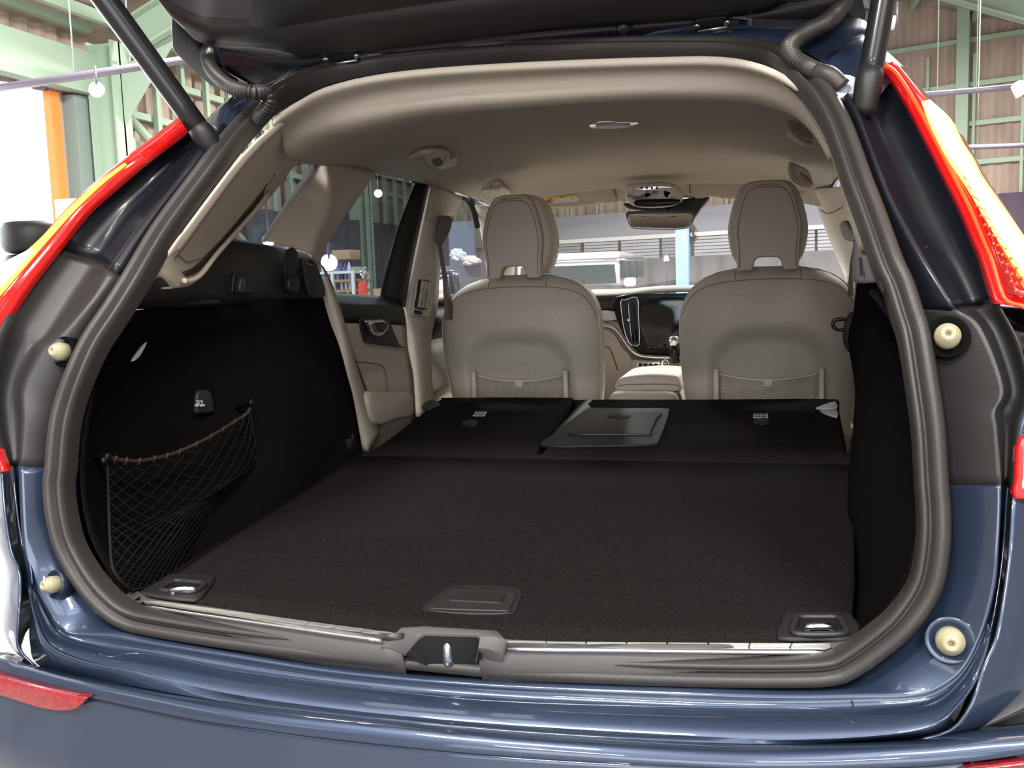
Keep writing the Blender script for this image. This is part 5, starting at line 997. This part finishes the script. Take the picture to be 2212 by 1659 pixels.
for i in range(3): tubes('button_mark', [[D(1398+i*12, 750, -.026), D(1406+i*12, 749.5, -.026)]], .0009, CHROME, dash)
lathe('home_button', D(1436, 746, -.024), (0, -1, 0), [(0, .006), (.002, .005)], SCREEN, dash, seg=12)
ct = [(1285,702),(1305,702),(1322,706),(1335,716),(1346,732),(1360,752),(1376,765),(1400,770),(1440,772),(1520,772)]
P = cat([D(*q, -.028) for q in ct], 4); loft('trim_curve', [[p+V((0, .004, .006)) for p in P], [p+V((0, -.004, .004)) for p in P], [p+V((0, -.006, -.006)) for p in P], [p+V((0, .004, -.012)) for p in P]], STEEL, dash, k=1, kv=3, solid=.002)
puff('console_side', [D(*q, -.01) for q in ((1286,712),(1310,712),(1328,722),(1345,750),(1366,778),(1368,860),(1320,870),(1286,860))], (0, -.014, 0), BEIGE, dash, r=.004, k=3)
tube('console_seam', [D(*q, -.026) for q in ((1302,750),(1316,752),(1326,775),(1334,800))], .002, INK, dash, k=4, seg=6)
puff('console_front', [D(*q, -.01) for q in ((1367,776),(1400,778),(1520,778),(1520,870),(1367,870))], (0, -.02, 0), BEIGE, dash, r=.004, k=1)
puff('button_strip', [D(*q, -.031) for q in ((1376,783),(1425,781),(1425,793),(1377,795))], (0, -.004, 0), CHROME, dash, r=.001, k=1)
for i in range(4): puff('button', [D(*q, -.035) for q in ((1379+i*11,785),(1388+i*11,784.5),(1388+i*11,791.5),(1379+i*11,792.5))], (0, -.002, 0), INK, dash, r=.0005, k=1)
lathe('start_knob', D(1437, 785, -.03), (0, -1, .1), [(0, .016), (.006, .016), (.008, .013), (.004, .011), (.012, .006)], CHROME, dash, seg=22); lathe('knob_face', D(1437, 785, -.037), (0, -1, .1), [(0, .011), (.001, .0105)], INK, dash, seg=18)
con = empty('centre_console', (0, 2.2, .5), car)
box('console_body', (0, 2.3, .62), (.22, .85, .40), BEIGE, con, bevel=.03)
am = [atY(*q, 1.97) for q in ((1328,838),(1332,826),(1345,815),(1400,809),(1450,811),(1466,816),(1471,838),(1460,846),(1400,845),(1340,846))]
ar = puff('armrest', [p+V((0, .30, 0)) for p in am], (0, -.30, 0), BEIGE, con, r=.012, k=3)
tube('armrest_piping', [p+V((0, .004, 0)) for p in [atY(*q, 1.965) for q in ((1334,836),(1345,832),(1400,830),(1450,831),(1468,834))]], .0016, SEAMM, con, k=4, seg=6)
puff('rear_console_face', [atY(*q, 1.99) for q in ((1330,848),(1345,845),(1455,846),(1470,850),(1475,920),(1325,920))], (0, -.02, 0), TRIMG, con, r=.006, k=2)
puff('climate_panel', [atY(*q, 1.968) for q in ((1336,853),(1440,850),(1440,875),(1340,875))], (0, -.004, 0), SCREEN, con, r=.002, k=2)
lathe('reading_light', atY(1333, 853, 1.965), (0, -1, 0), [(0, .004), (.003, .003)], mat('blue white indicator', (.6, .6, 1), .4, emit=(.7, .65, 1), es=12), con, seg=10)
tube('gear_selector', [V((.05, 2.48, .86)), V((.05, 2.47, .93))], .018, GLOSS, con, k=1); lathe('selector_top', V((.05, 2.47, .925)), (0, 0, 1), [(0, .018), (.012, .022), (.03, .018), (.035, .005)], CHROME, con, seg=16)
vs, fs = tubegeo([V((.38+.18*math.cos(t), 2.62-.02*math.sin(t), .98+.17*math.sin(t))) for t in [2*math.pi*i/32 for i in range(32)]], .015, 10, True); sw = mk('steering_wheel', vs, fs, PLASTB, car); tubes('spoke', [[(.21, 2.62, .98), (.55, 2.62, .98)], [(.38, 2.62, .98), (.38, 2.64, .82)]], .015, PLASTB, sw)
# ---- front seats
def seatback(cx, parent):
    zs_ = [.50+.015*i for i in range(48)]; vs = []; fs = []; NR = 96
    zs_ = [z for z in zs_ if z <= 1.196]; zs_ += [1.200, 1.2025]
    for z in zs_:
        w = itp(z, [.50,.72,.85,.95,1.03,1.07,1.10,1.125,1.145,1.16,1.175,1.187,1.196,1.2025], [.235,.243,.258,.264,.264,.260,.252,.240,.225,.208,.185,.158,.125,.07])
        yr = itp(z, [.50,.75,.86,.93,1.00,1.05,1.10,1.15,1.18,1.2025], [1.91,1.872,1.850,1.832,1.820,1.820,1.828,1.848,1.868,1.905]); d = itp(z, [.5,.9,1.1,1.17,1.2025], [.075,.075,.068,.052,.012])
        for j in range(NR):
            t = 2*math.pi*j/NR; c, s = math.cos(t), math.sin(t)
            x = w*math.copysign(abs(c)**.55, c); y = yr+d - d*math.copysign(abs(s)**.75, s)
            if s < 0: y += .035*min(1, (abs(x)/w)**3)*1.0
            if s > .15:
                q = (abs(x)/.168)**3.6+(max(0, z-.76)/.245)**3.6 if z > .76 else (abs(x)/.168)**3.6
                y += .034*max(0, min(1, (1.45-q)/.75))**1.2 if q < 1.45 else 0
                y += .010*(x/w)**2
            vs.append(V((cx+x, y, z)))
    n = len(zs_)
    for i in range(n-1):
        for j in range(NR): a = i*NR+j; b = i*NR+(j+1) % NR; fs.append((a, a+NR, b+NR, b))
    fs.append(tuple(range(NR))); fs.append(tuple((n-1)*NR+j for j in range(NR-1, -1, -1)))
    return mk('backrest', vs, fs, BEIGE, parent)
fsn = empty('front_seat', (-.385, 2.1, .44), car, 'left blond leather front seat seen from behind'); bk = seatback(-.385, fsn)
def hp_(dx, z, y): return V((-.385+dx, y, z))
# headrest: rear shell with a notch below, wider cushion in front
half = [(0, 1.4500), (.030, 1.4495), (.052, 1.443), (.066, 1.427), (.076, 1.400), (.086, 1.360), (.0935, 1.320), (.0925, 1.290), (.0885, 1.255), (.0875, 1.20), (.0865, 1.192), (.080, 1.190), (.050, 1.190), (.043, 1.193), (.040, 1.205), (.036, 1.222), (.026, 1.228), (0, 1.229)]
loop = [hp_(x, z, 1.865) for x, z in half]+[hp_(-x, z, 1.865) for x, z in reversed(half[1:-1])]
hr = prism('headrest', loop, (0, -.042, 0), BEIGE, fsn, bevel=.010, bseg=4)
cush = [(0, 1.455), (.04, 1.454), (.068, 1.445), (.088, 1.42), (.104, 1.375), (.115, 1.32), (.113, 1.28), (.104, 1.24), (.09, 1.215), (.085, 1.205), (.05, 1.232), (0, 1.238)]
loop2 = [hp_(x, z, 1.99) for x, z in cush]+[hp_(-x, z, 1.99) for x, z in reversed(cush[1:-1])]
puff('headrest_cushion', [p-V((0, .005, 0)) for p in loop2], (0, -.118, 0), BEIGE, fsn, r=.018, k=2)
def seamloop(pts, y, r=.0011, closed=False): vs, fs = tubegeo(cat([hp_(x, z, y) for x, z in pts], 4, closed), r, 6, closed); return mk('seam', vs, fs, SEAMM, fsn)
seamloop([(-.079,1.20),(-.080,1.255),(-.084,1.30),(-.079,1.345),(-.066,1.395),(-.052,1.420),(-.03,1.430),(0,1.431),(.03,1.430),(.052,1.420),(.066,1.395),(.079,1.345),(.084,1.30),(.080,1.255),(.079,1.20)], 1.8225)
seamloop([(-.033,1.436),(0,1.438),(.033,1.436)], 1.8225)
# seams over the shoulder of the backrest
def onback(x, z):
    yr = itp(z, [.50,.75,.86,.93,1.00,1.05,1.10,1.15,1.18,1.2025], [1.91,1.872,1.850,1.832,1.820,1.820,1.828,1.848,1.868,1.905]); w = itp(z, [.50,.72,.85,.95,1.03,1.07,1.10,1.125,1.145,1.16,1.175,1.187,1.196,1.2025], [.235,.243,.258,.264,.264,.260,.252,.240,.225,.208,.185,.158,.125,.07])
    d = itp(z, [.5,.9,1.1,1.17,1.2025], [.075,.075,.068,.052,.012]); u = min(.999, abs(x)/w); s = (1-u**(1/.55*2))**.5 if u < 1 else 0
    return V((-.385+x, yr+d-d*abs(s)**.75+.010*(x/w)**2-.0006, z))
sp_ = [onback(x, z) for x, z in ((-.252,1.06),(-.238,1.10),(-.205,1.135),(-.15,1.155),(-.075,1.163),(0,1.165),(.075,1.163),(.15,1.155),(.205,1.135),(.238,1.10),(.252,1.06))]
tube('seam', sp_, .0012, SEAMM, fsn, k=5, seg=6)
for s_ in (-1, 1): tube('seam', [onback(s_*.095, 1.163), onback(s_*.095, 1.178), onback(s_*.094, 1.19)], .0012, SEAMM, fsn, k=3, seg=6)
# net pocket
zt_, zb_ = .882, .70
def npnt(u, v): x = -.142+.284*u; sag = .018*(1-(2*u-1)**2); z = (zt_-sag)*(1-v)+zb_*v; return V((-.385+x, 1.866-.012*math.sin(math.pi*u)-.004, z))
paths = []
for i in range(-14, 30):
    for sg in (1, -1):
        pts = []
        for k in range(15):
            v = k/14; u = i/29+sg*v*.5+(0 if sg > 0 else .5)
            if 0 <= u <= 1: pts.append(npnt(u, v))
        if len(pts) > 1: paths.append(pts)
npk = tubes('pocket_net', paths, .0013, BEIGE, fsn, seg=4); npk['kind'] = 'stuff'
tube('pocket_band', [npnt(u/10, 0) for u in range(11)], .0048, BEIGE, fsn, k=2, seg=8)
box('pocket_tab', npnt(.5, .05)+V((0, -.004, 0)), (.026, .004, .024), BEIGE, fsn, bevel=.002)
for s_ in (-1, 1): box('pocket_bracket', (-.385+s_*.152, 1.852, .80), (.017, .018, .20), BEIGE, fsn, bevel=.005)
loft('seat_cushion', [[V((-.385+x, y, .66+.03*(abs(x)/.26)**3)) for x in (-.26, -.2, -.1, 0, .1, .2, .26)] for y in (1.98, 2.2, 2.42)] + [[V((-.385+x, 2.48, .62)) for x in (-.25, -.2, -.1, 0, .1, .2, .25)], [V((-.385+x, 2.46, .5)) for x in (-.25, -.2, -.1, 0, .1, .2, .25)]], BEIGE, fsn, k=3, kv=3, solid=.02)
box('seat_base', (-.385, 2.2, .52), (.46, .5, .16), PLASTB, fsn, bevel=.02)
f2 = copytree(fsn, (.77, 0, 0)); f2['label'] = 'right blond leather front seat seen from behind'
# ================================================================ LUGGAGE NET hung inside the left lining
net = empty('luggage_net', atX(240, 1200, -.5), None, 'black elastic luggage net hung between hooks at the left boot wall', 'net')
CORD = mat('black elastic cord', (.006, .0055, .0055), .7, spec=.2); CORDB = mat('brown elastic edge', (.035, .024, .018), .6)
def nx(px, py=0): return min(0, -.555+max(0, py-1040)*.00032) if px < 430 else -.545+max(0, py-1060)*.00012
def nx_(px): return itp(px, [230, 330, 445, 560], [-.555, -.560, -.545, -.545])
tp = [(232,988),(262,994),(300,996),(345,988),(380,978),(430,956),(470,934),(505,912),(530,896),(541,882)]
rt = [(541,882),(545,920),(552,960),(556,992),(545,1010),(505,1022),(475,1052),(466,1080),(452,1120),(444,1150),(446,1175),(455,1195)]
lt = [(232,1005),(234,1060),(236,1120),(238,1165),(243,1225),(262,1255),(285,1275)]
bt = [(285,1275),(320,1268),(360,1245),(400,1220),(455,1195)]
def np3(q): return atX(q[0], q[1], nx(q[0], q[1]))
tube('net_edge', [np3(q) for q in tp], .0032, CORDB, net, k=4, seg=8); tube('net_edge', [np3(q) for q in rt], .0019, CORD, net, k=4, seg=8)
tube('net_edge', [np3(q) for q in lt], .0024, CORD, net, k=4, seg=8); tube('net_edge', [np3(q) for q in bt], .0022, CORD, net, k=4, seg=8)
Tn = cat([np3(q) for q in tp], 4); Bn = cat([np3(q) for q in bt], 9); Ln = cat([np3(q) for q in lt], 6); Rn = cat([np3(q) for q in rt], 4)
def samp(P, u): u = max(0, min(1, u))*(len(P)-1); i = min(int(u), len(P)-2); return P[i].lerp(P[i+1], u-i)
def coons(u, v):
    a = samp(Tn, u)*(1-v)+samp(Bn, u)*v; b = samp(Ln, v)*(1-u)+samp(Rn, v)*u
    c = Tn[0]*(1-u)*(1-v)+Tn[-1]*u*(1-v)+Bn[0]*(1-u)*v+Bn[-1]*u*v; return a+b-c+V((.010*math.sin(math.pi*u)*math.sin(math.pi*v), 0, 0))
paths = []; NU = 10; NV = 13
for i in range(-NV, NU+1):
    for sg in (1, -1):
        pts = []
        for k in range(NV*3+1):
            v = k/(NV*3); u = (i/NU+v*NV/NU) if sg > 0 else (1-(i/NU+v*NV/NU))
            if 0 <= u <= 1: pts.append(coons(u, v))
        if len(pts) > 1: paths.append(pts)
nm_ = tubes('net_mesh', paths, .0013, CORD, net, seg=5); nm_['kind'] = 'stuff'
kn = []
for i in range(12):
    c = samp(Tn, .06+i*.08); kn.append([c+V((0, -.002, -.006)), c+V((.004, 0, .005))])
tubes('net_knots', kn, .0022, CORDB, net, seg=5)['kind'] = 'stuff'
for q, ax in (((228,986), (1, 0, 0)), ((541,880), (1, 0, .3)), ((240,990), (1, -.5, 0))):
    p = np3(q); lathe('net_hook', p-V((.03, 0, 0)), ax, [(0, .005), (.03, .004), (.032, .006), (.036, .006), (.038, .003)], GLOSS, net, seg=12)
